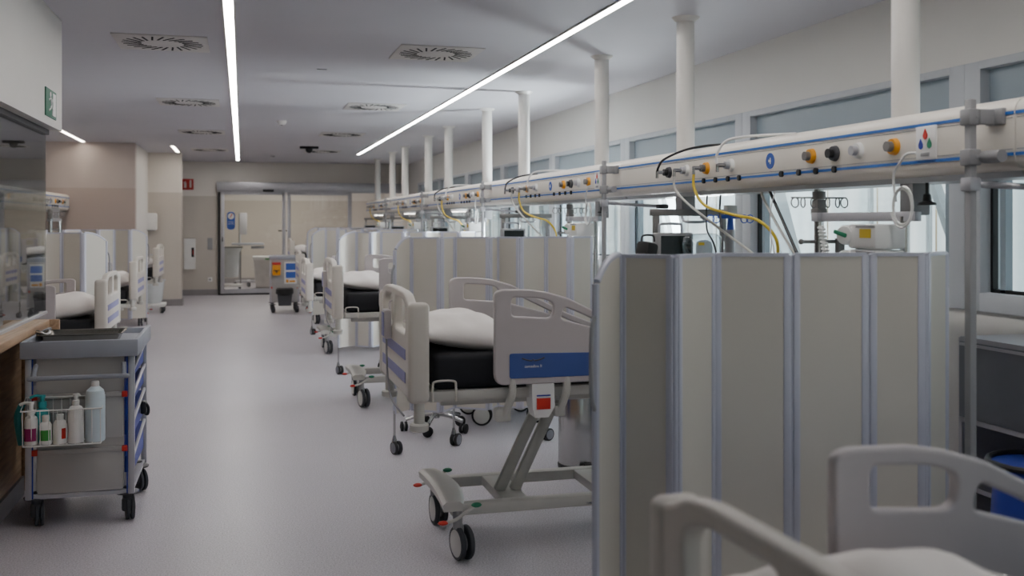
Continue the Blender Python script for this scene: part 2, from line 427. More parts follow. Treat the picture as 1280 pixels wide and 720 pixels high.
def vent():
    t = thing('ceiling_vent', '', 'air vent', (0, 0, CEIL), group='square swirl air vents')
    MB().box((0, 0, -.004), (.60, .60, .008), bev=.002).build('plate', 'vent_white', t)
    s = MB()
    for k in range(24):
        a = 2 * PI * k / 24
        r = RZ(a + .35); c = Vector((math.cos(a) * .20, math.sin(a) * .20, -.009)); s.box(c, (.13, .013, .003), rot=r)
    s.build('slots', 'slot', t)
    MB().lathe([(.0, -.0115), (.11, -.011), (.118, -.008), (.118, -.004)], n=28).build('hub', 'vent_white', t)
    return t
v0 = vent(); first = True
for side, x, ys in (('left', -.52, (7.19, 10.7, 14.2, 17.7)), ('right', 1.36, (7.12, 10.6, 14.1, 17.6))):
    for i, y in enumerate(ys):
        lab = 'square swirl air vent %s of the middle light strip, %s from the camera' % (side, ORD[i])
        if first: v0.location = (x, y, CEIL); v0['label'] = lab; first = False
        else: dup(v0, (x, y, CEIL), label=lab)
t = thing('smoke_detector', 'small white smoke detector on the ceiling beside the middle light strip', 'smoke detector', (.47, 12.4, CEIL))
MB().lathe([(.03, -.05), (.05, -.035), (.055, -.02), (.06, 0)], n=20).build('body', 'vent_white', t)
MB().lathe([(.012, -.056), (.02, -.05)], n=12).build('sensor_tip', 'dark_grey', t)
t = thing('dome_camera', 'black dome camera hanging under the ceiling near the far door', 'camera', (1.06, 16.5, CEIL))
MB().box((0, 0, -.02), (.30, .10, .04), bev=.01).build('mount', 'black', t)
MB().ball((0, 0, -.05), .06).build('dome', 'screen_black', t)
tag(MB().box((.62, 8.1, CEIL - .003), (.08, .02, .006)).build('ceiling_marker', 'mid_grey'), 'tiny grey marker strip on the ceiling between the light strips', 'ceiling marker')
tag(MB().lathe([(.03, -.03), (.045, -.02), (.05, 0)], (.55, 19.0, CEIL), n=16).build('sprinkler', 'mid_grey'), 'small grey sprinkler on the ceiling near the far wall', 'sprinkler')

# ------------------------------------------------------------------ ceiling posts and supply bridge
BX = 2.57; BF = 2.44
PY = [-.06, 2.0, 3.44, 5.49, 6.93, 9.03, 10.49, 12.57, 14.0, 16.1, 17.5, 19.5]
p0 = thing('ceiling_post', '', 'post', (BX, 3.44, 0), group='white posts carrying the supply bridge')
MB().cyl((0, 0, 1.905), (0, 0, CEIL), .054, n=28).build('pole', 'post_white', p0)
MB().lathe([(.054, 2.695), (.075, CEIL - .012), (.085, CEIL)], n=28).build('ceiling_collar', 'post_white', p0)
pn = 0
for y in PY[2:]:
    lab = 'white round ceiling post carrying the supply bridge, %s from the camera' % ORD[pn]; pn += 1
    if pn == 1: p0['label'] = lab
    else: dup(p0, (BX, y, 0), label=lab)

def make_bridge(L):
    """one bay of the bridge; local y runs 0..L, front face towards -x at x=BF-BX"""
    t = thing('supply_bridge', '', 'medical supply bridge', (BX, 0, 0), group='supply bridge sections')
    fx = BF - BX
    prof = [(fx, 1.70), (fx, 1.868), (fx + .006, 1.888), (fx + .022, 1.903), (fx + .05, 1.912), (.10, 1.915), (.135, 1.90), (.15, 1.87), (.15, 1.70), (.13, 1.668), (fx + .035, 1.668), (fx + .012, 1.68)]
    MB().prism(prof, 'y', 0, L - .004).build('housing', 'bridge_white', t)
    MB().prism([(fx + .034, 1.668), (.13, 1.668), (.11, 1.648), (fx + .05, 1.648)], 'y', 0.01, L - .012).build('lower_cover', 'bridge_under', t)
    for z in (1.722, 1.858): MB().box((fx - .001, L / 2, z), (.004, L - .01, .011)).build('stripe', 'stripe_blue', t)
    MB().box((fx - .0005, L / 2, 1.842), (.002, L - .02, .0025)).box((fx - .0005, L / 2, 1.738), (.002, L - .02, .0025)).build('seam', 'mid_grey', t)
    MB().box((.075, L / 2, 1.9165), (.04, L - .5, .006)).build('added_glow_strip', 'added_glow', t)  # added glowing strip to brighten the ceiling, not a fitting of the bridge
    # (distance from the near end, colour)
    def outlet(y, col, probe):
        o = MB().cyl((fx, y, 1.79), (fx - .018, y, 1.79), .034, .030, n=22).build('gas_outlet', col, t)
        MB().cyl((fx - .016, y, 1.79), (fx - .04, y, 1.79), .02, n=18).build('coupling', {'orange': 'alu_dark', 'dark_grey': 'black'}.get(col, 'alu'), o)
        if probe: MB().cyl((fx - .035, y, 1.79), (fx - .085, y, 1.79), .011, n=12).cyl((fx - .08, y, 1.795), (fx - .08, y, 1.755), .009, n=10).build('probe', 'steel', o)
    for y, c in ((.62, 'orange'), (.85, 'white_plastic'), (1.02, 'dark_grey'), (1.20, 'orange')): outlet(y, c, False)
    for y, c in ((1.95, 'white_plastic'), (2.23, 'orange'), (2.48, 'white_plastic'), (2.72, 'dark_grey')): outlet(y, c, True)
    for y in (1.02, 1.16, 1.30, 1.45, 1.86, 1.98, 2.12, 2.26):
        MB().cyl((fx, y, 1.722), (fx - .012, y, 1.722), .014, n=14).build('earth_socket', 'rubber', t)
    e = MB().cyl((fx, 1.56, 1.79), (fx - .003, 1.56, 1.79), .038, n=28).build('emblem', 'blue', t)
    MB().box((fx - .004, 1.56, 1.79), (.002, .02, .012)).box((fx - .004, 1.555, 1.79), (.002, .006, .03)).build('emblem_mark', 'white_plastic', e)
    p = MB().box((fx - .004, .43, 1.79), (.01, .11, .125), bev=.004).build('drop_panel', 'white_plastic', t)
    def drop(cy, cz, m):
        pr = [(.0, 0.024), (.012, .002), (.010, -.010), (0, -.016), (-.010, -.010), (-.012, .002)]
        MB().prism([(cy + a, cz + b) for a, b in pr], 'x', fx - .012, fx - .009).build('drop_symbol', m, p)
    drop(.43, 1.818, 'red'); drop(.455, 1.783, 'bin_blue'); drop(.407, 1.783, 'green')
    MB().box((fx - .010, .43, 1.748), (.004, .05, .014), bev=.003).build('port', 'mid_grey', p)
    return t
BY = [-.80 + 3.51 * k for k in range(6)]
br = make_bridge(3.51); br.location = (BX, BY[1], 0)
BAY = ['nearest the camera', 'just behind the nearest folding screen', 'behind the second folding screen', 'behind the third folding screen', 'behind the fourth folding screen', 'by the glass door']
br['label'] = 'white supply bridge section with blue stripes and gas outlets, ' + BAY[1]
for k in (0, 2, 3, 4, 5):
    dup(br, (BX, BY[k], 0), label='white supply bridge section with blue stripes and gas outlets, ' + BAY[k])
LB = ['first', 'second', 'third']
for k in range(3):
    dup(br, (-BX - .1, BY[2 + k] + 3.51 - .3, 0), rz=PI, label='white supply bridge section over the left beds, %s from the camera' % LB[k], group='left supply bridge sections')

# screen poles clamped to the bridge
def make_pole():
    t = thing('clamp_pole', '', 'pole', (2.36, 2.82, 0), group='grey poles clamped to the bridge')
    MB().box((0, 0, .955), (.026, .03, 1.91), bev=.004).build('pole', 'mid_grey', t)
    for z in (1.85, 1.715):
        c = MB().box((0, 0, z), (.05, .05, .055), bev=.006).cyl((0, -.01, z), (.085, -.01, z), .017, n=14)
        if z > 1.8: c.box((.045, -.02, z), (.07, .03, .05), bev=.004).box((.075, -.03, z), (.02, .08, .055), bev=.004)
        else: c.cyl((.03, -.03, z), (.03, -.11, z), .021, n=16)
        c.build('clamp', 'mid_grey', t)
    a = MB().box((0, 0, 1.625), (.045, .05, .045), bev=.005).cyl((.02, 0, 1.625), (.30, -.25, 1.60), .011, n=12).build('swing_arm', 'alu', t)
    MB().box((.31, -.26, 1.60), (.07, .07, .03), bev=.01).build('arm_end', 'black', a)
    MB().cyl((0, 0, 0), (0, 0, .015), .06, n=20).build('foot_plate', 'alu_dark', t)
    return t
pl = make_pole(); pl['label'] = 'grey vertical pole clamped to the bridge beside the nearest folding screen'
poleY = [2.82, 6.32, 9.83, 13.35, 16.85]; pw = ['nearest', 'second', 'third', 'fourth', 'fifth']
for i in range(1, 5): dup(pl, (2.36, poleY[i], 0), label='grey vertical pole clamped to the bridge beside the %s folding screen' % pw[i])

# ------------------------------------------------------------------ folding screens
Z0, Z1 = .26, 1.39
def make_screen(H, label, end_first=True, castors=(0, 3, 6), group='folding bed screens'):
    """H: hinge points (x, y) from the free end; the first panel has the curved top corner and handle"""
    ox, oy = H[0]
    t = thing('folding_screen', label, 'folding screen', (ox, oy, 0), group=group)
    for i in range(len(H) - 1):
        a = Vector((H[i][0] - ox, H[i][1] - oy, 0)); b = Vector((H[i + 1][0] - ox, H[i + 1][1] - oy, 0))
        d = b - a; L = d.length; u = d.normalized(); ang = math.atan2(u.y, u.x)
        m = Matrix.Translation(a) @ Matrix.Rotation(ang, 4, 'Z')
        g = .014
        if i == 0:
            out = [(g, Z0), (L - g, Z0), (L - g, Z1)] + [(g + (L - 2 * g) * (1 - q), Z1 - .075 * q ** 2.2) for q in (.2, .4, .6, .8, 1.0)]
            p = MB().mesh(plate(out, [], .018, .003), m @ XZ).build('panel', 'screen_fabric', t)
            tr = [m @ Vector((x, 0, z + .006)) for x, z in out[2:]]
            MB().tube(tr, .011, 8).build('trim', 'screen_alu', p)
            MB().tube([m @ Vector((.004, 0, Z0)), m @ Vector((.004, 0, Z1 - .075))], .012, 8).build('edge_profile', 'screen_alu', t)
            MB().tube(catmull([m @ Vector(q) for q in ((0, 0, 1.22), (-.024, 0, 1.18), (-.03, 0, 1.08), (-.024, 0, .98), (0, 0, .94))], 5), .007, 8).build('handle', 'mid_grey', t)
        else:
            p = MB().mesh(plate([(g, Z0), (L - g, Z0), (L - g, Z1), (g, Z1)], [], .018, .003), m @ XZ).build('panel', 'screen_fabric', t)
            for zz in (Z1 + .003, Z0 - .003): MB().box(m @ Vector((L / 2, 0, zz)), (L - .02, .024, .012), rot=RZ(ang)).build('trim', 'screen_alu', p)
        if i > 0:
            up = Vector((H[i - 1][0] - ox, H[i - 1][1] - oy, 0)) - a
            q = MB()
            for dd in (u, up.normalized()):
                q.box(a + dd * .015 + Vector((0, 0, (Z0 + Z1) / 2)), (.024, .026, Z1 - Z0 + .01), rot=RZ(math.atan2(dd.y, dd.x)), bev=.005)
            q.cyl(a + Vector((0, 0, Z0)), a + Vector((0, 0, Z1)), .009, n=10)
            q.build('hinge_profile', 'screen_alu', t)
    b = Vector((H[-1][0] - ox, H[-1][1] - oy, 0))
    MB().box(b + Vector((0, 0, (Z0 + Z1) / 2)), (.022, .026, Z1 - Z0 + .01), bev=.004).build('end_profile', 'screen_alu', t)
    for i in castors:
        c = Vector((H[i][0] - ox, H[i][1] - oy, 0))
        lg = MB().cyl(c + Vector((0, 0, .085)), c + Vector((0, 0, Z0 + .02)), .008, n=10).lathe([(.008, .12), (.014, .1), (.02, .075)][::-1], c, n=12).build('castor_leg', 'steel', t)
        wheels(lg, c + Vector((.012, -.008, 0)), .042, .05, 200 + 40 * i, 'rubber', 'hub_grey')
    return t
def wheels(parent, c, r, wd, deg, tyre='tyre_grey', hub='hub_white', gap=.3):
    """twin-wheel castor on the floor below c; the axle points along deg"""
    a = math.radians(deg); ax = Vector((math.cos(a), math.sin(a), 0)); c = Vector((c[0], c[1], r))
    tw = wd * (1 - gap) / 2
    for s in (-1, 1):
        q = c + ax * s * (wd - tw) / 2
        o = MB().lathe([(r * .72, -tw / 2), (r * .95, -tw / 2), (r, -tw * .3), (r, tw * .3), (r * .95, tw / 2), (r * .72, tw / 2)], q, 26, ax).build('wheel', tyre, parent)
        MB().lathe([(r * .2, -.004), (r * .8, -.003), (r * .8, .0), (r * .3, .006)] if s > 0 else [(r * .3, -.006), (r * .8, 0), (r * .8, .003), (r * .2, .004)], q + ax * s * tw * .5, 26, ax).build('hub_cover', hub, o)
    MB().cyl(c - ax * wd * gap * .5, c + ax * wd * gap * .5, r * .55, n=20).build('wheel_core', 'mid_grey', parent)

S1 = [(1.01, 2.78), (1.148, 2.93), (1.267, 2.78), (1.472, 2.94), (1.712, 2.865), (1.972, 2.83), (2.15, 2.78), (2.32, 2.90)]
make_screen(S1, 'nearest folding screen with beige panels, behind the foreground bed')
S2 = [(.952, 6.4), (1.081, 6.54), (1.256, 6.4), (1.372, 6.54), (1.585, 6.4), (1.67, 6.54), (1.794, 6.4), (2.015, 6.54), (2.148, 6.4), (2.33, 6.50)]
make_screen(S2, 'second folding screen, standing behind the bed with the blue striped side rail', castors=(0, 3, 7))
S3x = [.919, 1.112, 1.241, 1.353, 1.569, 1.637, 1.78, 1.983, 2.133, 2.33]
for j, y in enumerate((9.9, 13.42, 16.94)):
    make_screen([(x + (.14 if j == 2 else -.02 * j) if i < 2 else x, y + (.14 if i % 2 else 0)) for i, x in enumerate(S3x)], '%s folding screen from the camera in the right row' % ORD[j + 2], castors=(0, 3, 7))
SL = [1.23, 1.42, 1.62, 1.80, 2.02, 2.20, 2.40, 2.60]
for j, (y, dx) in enumerate(((9.95, 0), (13.5, -.05))):
    make_screen([(-(x + dx), y + (0 if i % 2 else .13)) for i, x in enumerate(SL)], ['folding screen behind the nearest left bed', 'folding screen between the second and third left beds'][j], castors=(0, 3), group='left folding screens')

# ------------------------------------------------------------------ beds
UP = {'end_board', 'mattress', 'platform', 'retainer_loop', 'side_rail', 'rail_arm', 'release_box', 'head_board', 'bumper', 'bracket'}
def kids_of(o): return [c for c in C.objects if c.parent == o]
def rail_plate(x0, flip=1, full=True):
    top = [(.40, 1.21), (.52, 1.207), (.60, 1.194), (.69, 1.168), (.78, 1.124), (.90, 1.062), (1.0, 1.012), (1.12, .965), (1.22, .935)]
    out = [(.36, .80), (.36, 1.20)] + top + [(1.27, .90), (1.26, .80)]
    rr = [.05, .045] + [.01] * len(top) + [.04, .05]
    h1 = rounded([(.435, 1.094), (.618, 1.082), (.628, 1.15), (.56, 1.170), (.435, 1.176)], [.02, .03, .03, .03, .02])
    h2 = rounded([(.655, 1.078), (.90, 1.012), (1.13, .925), (1.02, .968), (.88, 1.036), (.76, 1.095), (.672, 1.132)], [.02, .05, .005, .05, .03, .03, .02])
    return plate(rounded(out, rr), [h1, h2], .03, .007)
def head_rail_plate():
    out = [(1.33, .80), (1.33, 1.10), (1.40, 1.15), (1.70, 1.16), (2.0, 1.14), (2.05, 1.08), (2.05, .80)]
    h = rounded([(1.42, 1.03), (1.98, 1.03), (1.96, 1.10), (1.7, 1.12), (1.44, 1.11)], .03)
    return plate(rounded(out, [.05, .06, .08, .1, .06, .05, .05]), [h], .03, .007)
def lift_arms(t, dz):
    for y in (-.07,):
        for x in (.485, .56, 1.50, 1.575):
            q = Vector((.21, 0, .43 + dz)) if dz > -.3 else Vector((.3, 0, .3))
            a = Vector((x, y, .235)); b = a + q; d = (b - a); c = (a + b) / 2
            ang = math.atan2(d.z, d.x)
            MB().box(c, (d.length, .035, .05), rot=Matrix.Rotation(-ang, 3, 'Y'), bev=.006).build('lift_arm', 'arm_grey', t)
def make_bed():
    t = thing('hospital_bed', '', 'hospital bed', group='hospital beds')
    # aisle end board
    def board(name, x, sgn):
        out = [(-.45, .745), (.45, .745), (.45, 1.15), (.40, 1.155), (.375, 1.165), (.33, 1.185), (.26, 1.195), (0, 1.20), (-.26, 1.195), (-.33, 1.185), (-.375, 1.165), (-.40, 1.155), (-.45, 1.15)]
        hs = [rounded([(s * .04, 1.015), (s * .33, 1.015), (s * .335, 1.13), (s * .26, 1.158), (s * .04, 1.163)], .03) for s in (-1, 1)]
        b = MB().mesh(plate(rounded(out, .02), hs, .04, .01), T((x, 0, 0)) @ YZ).build(name, 'cream', t)
        for s in (-1, 1): MB().box((x + sgn * .02, s * .435, .945), (.09, .07, .425), bev=.022, seg=3).build('corner_post', 'cream', b)
        for z in (.927, .828): MB().box((x - sgn * .021, 0, z), (.004, .70, .046)).build('board_stripe', 'band_lilac', b)
    board('end_board', .02, 1); board('head_board', 2.17, -1)
    for s in (-1, 1):
        MB().cyl((.045, s * .435, .635), (.045, s * .435, .74), .023, n=18).lathe([(.03, .612), (.04, .618), (.041, .642), (.034, .648)], (.045, s * .435, 0), 22).build('bumper', 'bed_frame', t)
    MB().box((1.11, 0, .855), (2.0, .82, .155), bev=.03, seg=3).build('mattress', 'navy', t)
    p = MB()
    for s in (-1, 1): p.box((1.11, s * .425, .757), (2.06, .03, .042), bev=.006).box((1.11, s * .30, .72), (1.9, .05, .05), bev=.006)
    for x in (.12, .6, 1.1, 1.6, 2.1): p.box((x, 0, .745), (.06, .84, .03))
    p.box((1.11, 0, .77), (1.98, .80, .012))
    p.build('platform', 'bed_frame', t)
    for s in (-1, 1):
        MB().tube(catmull([(.10, s * .447, .735), (.10, s * .45, .80), (.112, s * .45, .822), (.188, s * .45, .822), (.20, s * .45, .80), (.20, s * .447, .735)], 5), .005, 8).build('retainer_loop', 'cream', t)
        fy = s * .475
        r = MB().mesh(rail_plate(0), T((0, fy, 0)) @ XZ).build('side_rail', 'bed_grey', t)
        bnd = MB().mesh(plate(rounded([(.425, .828), (1.20, .828), (1.20, .922), (.425, .936)], .012), [], .004, .001), T((0, fy + s * .0165, 0)) @ XZ).build('rail_band', 'band_blue', r)
        fl = XZ if s < 0 else Matrix(((-1, 0, 0, 0), (0, 0, 1, 0), (0, 1, 0, 0), (0, 0, 0, 1)))
        lx = .53
        l = MB().mesh(text_mesh('samedico II', .017), T((lx, fy + s * .0195, .878)) @ fl)
        l.build('rail_logo', 'white_plastic', bnd)
        l = MB().tube([(lx + q * .05, fy + s * .019, .902 + .012 * q * q) for q in (-1, -.7, -.4, -.1)], .0035, 6).tube([(lx + q * .05, fy + s * .019, .902 + .012 * q * q) for q in (.1, .4, .7, 1)], .0035, 6).ball((lx, fy + s * .019, .906), .004)
        l.build('rail_emblem', 'dark_grey', bnd)
        MB().mesh(head_rail_plate(), T((0, fy, 0)) @ XZ).build('side_rail', 'bed_grey', t)
        for x in (.44, .685):
            MB().tube(catmull([(x, fy, .83), (x, fy + s * .008, .77), (x - .012, fy, .72), (x - .03, fy - s * .02, .665)], 5), .017, 10).build('rail_arm', 'bed_frame', t)
        MB().box((.405, s * .44, .668), (.07, .06, .055), bev=.008).build('bracket', 'bed_frame', t)
        MB().box((.66, s * .44, .675), (.05, .06, .05), bev=.008).build('bracket', 'bed_frame', t)
        bx = MB().prism([(.525, .80), (.625, .80), (.628, .70), (.60, .655), (.54, .655), (.528, .70)], 'y', s * .40, s * .492).build('release_box', 'white_plastic', t)
        MB().box((.577, s * .493, .715), (.062, .003, .048)).build('warning_label', 'red', bx)
        MB().box((.577, s * .493, .75), (.062, .002, .006)).build('label_line', 'bin_blue', bx)
    lift_arms(t, 0)
    b = MB()
    for s in (-1, 1): b.box((1.03, s * .235, .215), (1.62, .06, .052), bev=.008)
    b.box((1.0, 0, .215), (.10, .44, .045), bev=.006).box((.53, 0, .215), (.12, .44, .045), bev=.006).box((1.54, 0, .215), (.12, .44, .045), bev=.006)
    b.build('base_frame', 'bed_frame', t)
    for x, s in ((.245, -1), (1.82, 1)):
        pr = [(-.30, -.05), (-.29, .03), (-.16, .062), (.16, .062), (.29, .03), (.30, -.05)]
        q = MB()
        t2 = bmesh.new(); 
        xs = [(-.055, -.010), (-.045, .012), (.045, .018), (.055, -.010)]
        for i in range(9):
            y = -.31 + .62 * i / 8; k = 1 - .55 * (abs(y) / .31) ** 2
            for (dx, dz) in [(-.05, -.02), (-.055, .004 + .012 * k), (-.035, .014 + .02 * k), (.035, .014 + .02 * k), (.055, .004 + .012 * k), (.05, -.02)]:
                t2.verts.new((x - s * (.0 - .05 * (1 - k)) + dx * (.62 + .5 * k), y, .245 + dz))
        t2.verts.ensure_lookup_table()
        for i in range(8):
            for j in range(6):
                a, b2 = i * 6 + j, i * 6 + (j + 1) % 6
                t2.faces.new((t2.verts[a], t2.verts[b2], t2.verts[b2 + 6], t2.verts[a + 6]))
        t2.faces.new([t2.verts[j] for j in range(6)]); t2.faces.new([t2.verts[48 + j] for j in range(5, -1, -1)])
        bmesh.ops.recalc_face_normals(t2, faces=list(t2.faces)); q._merge(t2)
        q.build('cross_cover', 'bed_frame', t, ang=50)
        for sy in (-1, 1):
            fk = MB().cyl((x, sy * .275, .14), (x, sy * .275, .23), .022, n=16).box((x + .012, sy * .275, .115), (.03, .03, .09), bev=.008).build('castor_fork', 'mid_grey', t)
            wheels(fk, (x + .02, sy * .275), .075, .064, 192 if sy < 0 else 184)
            pd = MB().tube(catmull([(x - .06, sy * .325, .185), (x - .02, sy * .33, .195), (x + .03, sy * .325, .225), (x + .065, sy * .32, .245)], 4), .008, 8).build('brake_pedal', 'bed_frame', t)
            MB().ball((x - .075, sy * .325, .183), .02, (1.2, .8, .5)).build('pedal_pad', 'red', pd)
            MB().ball((x + .075, sy * .32, .25), .02, (1.2, .8, .55)).build('pedal_pad', 'green', pd)
    o = MB().mesh(plate([(.85, .205), (.95, .222), (1.1, .228), (1.25, .222), (1.35, .205), (1.25, .192), (1.1, .186), (.95, .192)], [], .012, .002), T((0, -.27, 0)) @ XZ)
    o.build('base_emblem', 'cupboard_grey', t)
    return t
bed0 = make_bed()
def place_bed(x, y, rz, dz, label, bd=0, src=bed0):
    b = dup(src, (x, y, 0), rz, label)
    for c in kids_of(b):
        n = c.name.split('.')[0]
        if n in UP: c.location.z += dz
        if n in ('end_board', 'bumper'): c.location.z += bd
        if n == 'lift_arm': bpy.data.objects.remove(c)
    lift_arms(b, dz); return b
beds = [
    (.68, 1.13, 0, -.125, 'hospital bed in the foreground at the lower right corner'),
    (.68, 4.60, 0, 0, 'hospital bed with blue banded side rail between the first and second folding screens'),
    (.69, 8.36, 0, 0, 'hospital bed just behind the second folding screen in the right row'),
    (.69, 11.75, 0, -.12, 'hospital bed just behind the third folding screen in the right row'),
    (.80, 15.1, 0, -.12, 'hospital bed just behind the fourth folding screen in the right row'),
    (.83, 18.6, 0, 0, 'hospital bed farthest away on the right, near the glass door'),
    (-1.02, 8.78, PI, -.20, 'nearest left bed, beyond the oak counter', .09),
    (-1.12, 12.2, PI, -.19, 'second bed in the left row, between two folding screens', .09),
    (-1.14, 15.5, PI, -.12, 'third and farthest bed in the left row', .09),
]
for b in beds: place_bed(*b)
for o in [c for k in kids_of(bed0) for c in [k] + kids_of(k) + [g for j in kids_of(k) for g in kids_of(j)]] + [bed0]:
    bpy.data.objects.remove(o)

# pillows
def make_pillow(seed, Lx=.52, Ly=.66, h=.145):
    rnd = random.Random(seed); N = 26; bm = bmesh.new()
    ph = [rnd.uniform(0, 6) for _ in range(8)]; top = {}; bot = {}
    for i in range(N + 1):
        for j in range(N + 1):
            u = -1 + 2 * i / N; v = -1 + 2 * j / N
            tk = max(0, (1 - abs(u) ** 2.3)) ** .62 * max(0, (1 - abs(v) ** 2.4)) ** .62
            x = u * Lx / 2 * (1 - .09 * (1 - abs(v) ** 2) * 0 - .07 * abs(u) * (1 - v * v)); y = v * Ly / 2 * (1 - .06 * abs(v) * (1 - u * u))
            wr = .006 * math.sin(7 * u + 3 * v + ph[0]) + .005 * math.sin(11 * v - 4 * u + ph[1]) + .004 * math.sin(15 * u * v + ph[2])
            z1 = h * .72 * tk * (1 + .10 * math.sin(2 * u + ph[3])) + wr * tk ** .5
            z0 = -h * .28 * min(1, tk * 1.5)
            edge = i in (0, N) or j in (0, N)
            top[i, j] = bm.verts.new((x, y, z1)); bot[i, j] = top[i, j] if edge else bm.verts.new((x, y, z0))
    for i in range(N):
        for j in range(N):
            bm.faces.new((top[i, j], top[i + 1, j], top[i + 1, j + 1], top[i, j + 1]))
            q = (bot[i, j], bot[i, j + 1], bot[i + 1, j + 1], bot[i + 1, j])
            if len(set(q)) == 4 and not all(a in top.values() for a in q):
                try: bm.faces.new(q)
                except ValueError: pass
    m = MB(); m._merge(bm); return m, h * .28
pil = [(1.0, 1.24, .80, -.1, 'white pillow on the foreground bed at the lower right'),
       (.995, 4.55, .935, -.12, 'white pillow on the bed with the blue banded rail'),
       (1.0, 8.4, .935, .1, 'white pillow on the bed behind the second folding screen'),
       (1.0, 11.7, .815, -.05, 'white pillow on the bed behind the third folding screen'),
       (1.1, 15.05, .815, .15, 'white pillow on the bed behind the fourth folding screen'),
       (1.13, 18.5, .935, -.1, 'white pillow on the farthest right bed near the glass door'),
       (-1.34, 8.72, .735, .12, 'white pillow on the nearest left bed'),
       (-1.44, 12.15, .745, -.1, 'white pillow on the second left bed'),
       (-1.46, 15.45, .815, .1, 'white pillow on the farthest left bed')]
for i, (x, y, z, rz, lab) in enumerate(pil):
    m, b = make_pillow(i) if 0 < x and i else make_pillow(i, .50, .62, .18)
    o = m.build('pillow', 'linen', ang=180); o.location = (x, y, z + b - .004); o.rotation_euler = (0, math.radians(9 if x > 0 else -9), rz * .5)
    tag(o, lab, 'pillow', 'pillows on the beds')

# bed handsets hanging on the end boards
def handset(x, y, z, lab, sx=1):
    t = thing('bed_handset', lab, 'bed remote', (x, y, z), 0 if sx > 0 else PI, group='handsets on the end boards')
    MB().box((-.02, 0, 0), (.035, .085, .135), bev=.008).build('housing', 'bed_grey', t)
    MB().box((-.039, 0, .0), (.003, .068, .11)).build('keypad', 'band_lilac', t)
    MB().tube(catmull([(.0, .02, .06), (.0, .03, .10), (.03, .0, .105), (.045, 0, .06)], 5), .006, 8).build('hook', 'bed_grey', t)
    MB().tube(catmull([(-.02, .01, -.065), (-.022, -.01, -.15), (-.02, -.04, -.26), (-.01, -.10, -.34), (.03, -.2, -.40)], 6), .005, 8).build('cord', 'mid_grey', t)
handset(.68, 4.68, 1.02, 'bed handset hooked on the board of the bed with blue banded rail')
handset(.69, 8.44, 1.02, 'bed handset hooked on the board of the bed behind the second screen')

# ------------------------------------------------------------------ equipment under the bridge
def bracket():
    t = thing('equipment_bracket', '', 'equipment rack', (2.55, 5.42, 0), group='equipment racks under the bridge')
    MB().box((0, .03, 1.60), (.09, .09, .13), bev=.006).build('bridge_column', 'mid_grey', t)
    MB().box((0, -.03, 1.553), (.50, .035, .04), bev=.004).build('crossbar', 'alu_dark', t)
    for x in (-.215, .215): MB().box((x, -.03, 1.38), (.035, .03, .33), bev=.004).build('upright', 'alu_dark' if x < 0 else 'mid_grey', t)
    MB().box((-.02, -.06, 1.225), (.50, .20, .02), bev=.006).build('shelf', 'alu', t)
    MB().tube(catmull([(-.06, -.05, 1.53), (-.06, -.10, 1.50), (.06, -.10, 1.50), (.06, -.05, 1.53)], 4), .008, 8).build('grab_handle', 'alu', t)
    return t
def monitor():
    t = thing('patient_monitor', '', 'monitor', (2.40, 5.30, 1.236), 0, 'patient monitors')
    MB().box((0, 0, .105), (.225, .09, .19), bev=.012).build('housing', 'mid_grey', t)
    MB().box((0, -.0475, .105), (.185, .006, .155)).build('display', 'screen_black', t)
    MB().box((0, 0, .012), (.16, .1, .024), bev=.006).build('base', 'dark_grey', t)
    MB().tube(catmull([(-.07, .03, .19), (-.07, .03, .235), (-.055, .03, .25), (.055, .03, .25), (.07, .03, .235), (.07, .03, .19)], 4), .008, 8).build('carry_handle', 'alu', t)
    return t
def infusion_pole():
    t = thing('infusion_pole', '', 'infusion pole', (2.5, 3.95, 0), 0, 'infusion poles under the bridge')
    MB().cyl((0, 0, 1.0), (0, 0, 1.645), .021, n=18).build('pole', 'steel', t)
    MB().box((0, 0, 1.575), (.05, .05, .05), bev=.01).cyl((0, 0, 1.60), (0, 0, 1.635), .03, n=18).box((0, 0, 1.545), (.055, .055, .03), bev=.006).build('clamp', 'alu_dark', t)
    h = MB().tube([(-.14, 0, 1.607), (.14, 0, 1.607)], .0035, 6)
    for x in (-.125, -.085, -.035, .04, .09, .125):
        w = .022 if abs(x) > .1 else .014
        h.tube([(x + w * math.cos(a), -.012 * math.sin(a * .5), 1.585 + .022 * math.sin(a)) for a in [i * 2 * PI / 16 for i in range(16)]], .003, 6, True)
    h.build('hook_ring', 'alu_dark', t)
    MB().box((0, -.02, 1.52), (.075, .05, .04), bev=.003).box((.0, -.33, 1.52), (.03, .70, .038), bev=.003).build('crossbar', 'alu', t)
    MB().cyl((0, -.60, .95), (0, -.60, 1.52), .019, n=16).build('pole', 'steel', t)
    MB().cyl((-.09, .0, 1.41), (.16, 0, 1.41), .008, n=10).ball((-.09, 0, 1.41), .013).box((.10, -.01, 1.37), (.03, .03, .11)).build('side_bar', 'alu_dark', t)
    MB().box((.045, -.60, 1.60), (.08, .08, .15), bev=.005).build('bridge_column', 'mid_grey', t)
    return t
def pump():
    t = thing('infusion_pump', '', 'infusion pump', (2.40, 3.40, 1.392), 0, 'infusion pumps')
    MB().box((0, -.01, .05), (.14, .18, .096), bev=.012).build('housing', 'white_plastic', t)
    MB().box((-.071, -.04, .062), (.004, .07, .035)).build('label', 'yellow', t)
    MB().box((-.071, -.04, .088), (.004, .12, .01)).build('display_slot', 'mid_grey', t)
    k = MB().lathe([(.034, 0), (.04, .008), (.04, .03), (.034, .038)], (-.05, .095, .055), 22, (-.8, -.35, 0)).build('clamp_knob', 'white_plastic', t)
    MB().box((-.092, .095, .06), (.014, .06, .016), rot=RZ(.35) @ Matrix.Rotation(.3, 3, 'X'), bev=.004).build('clamp_lever', 'green', k)
    return t
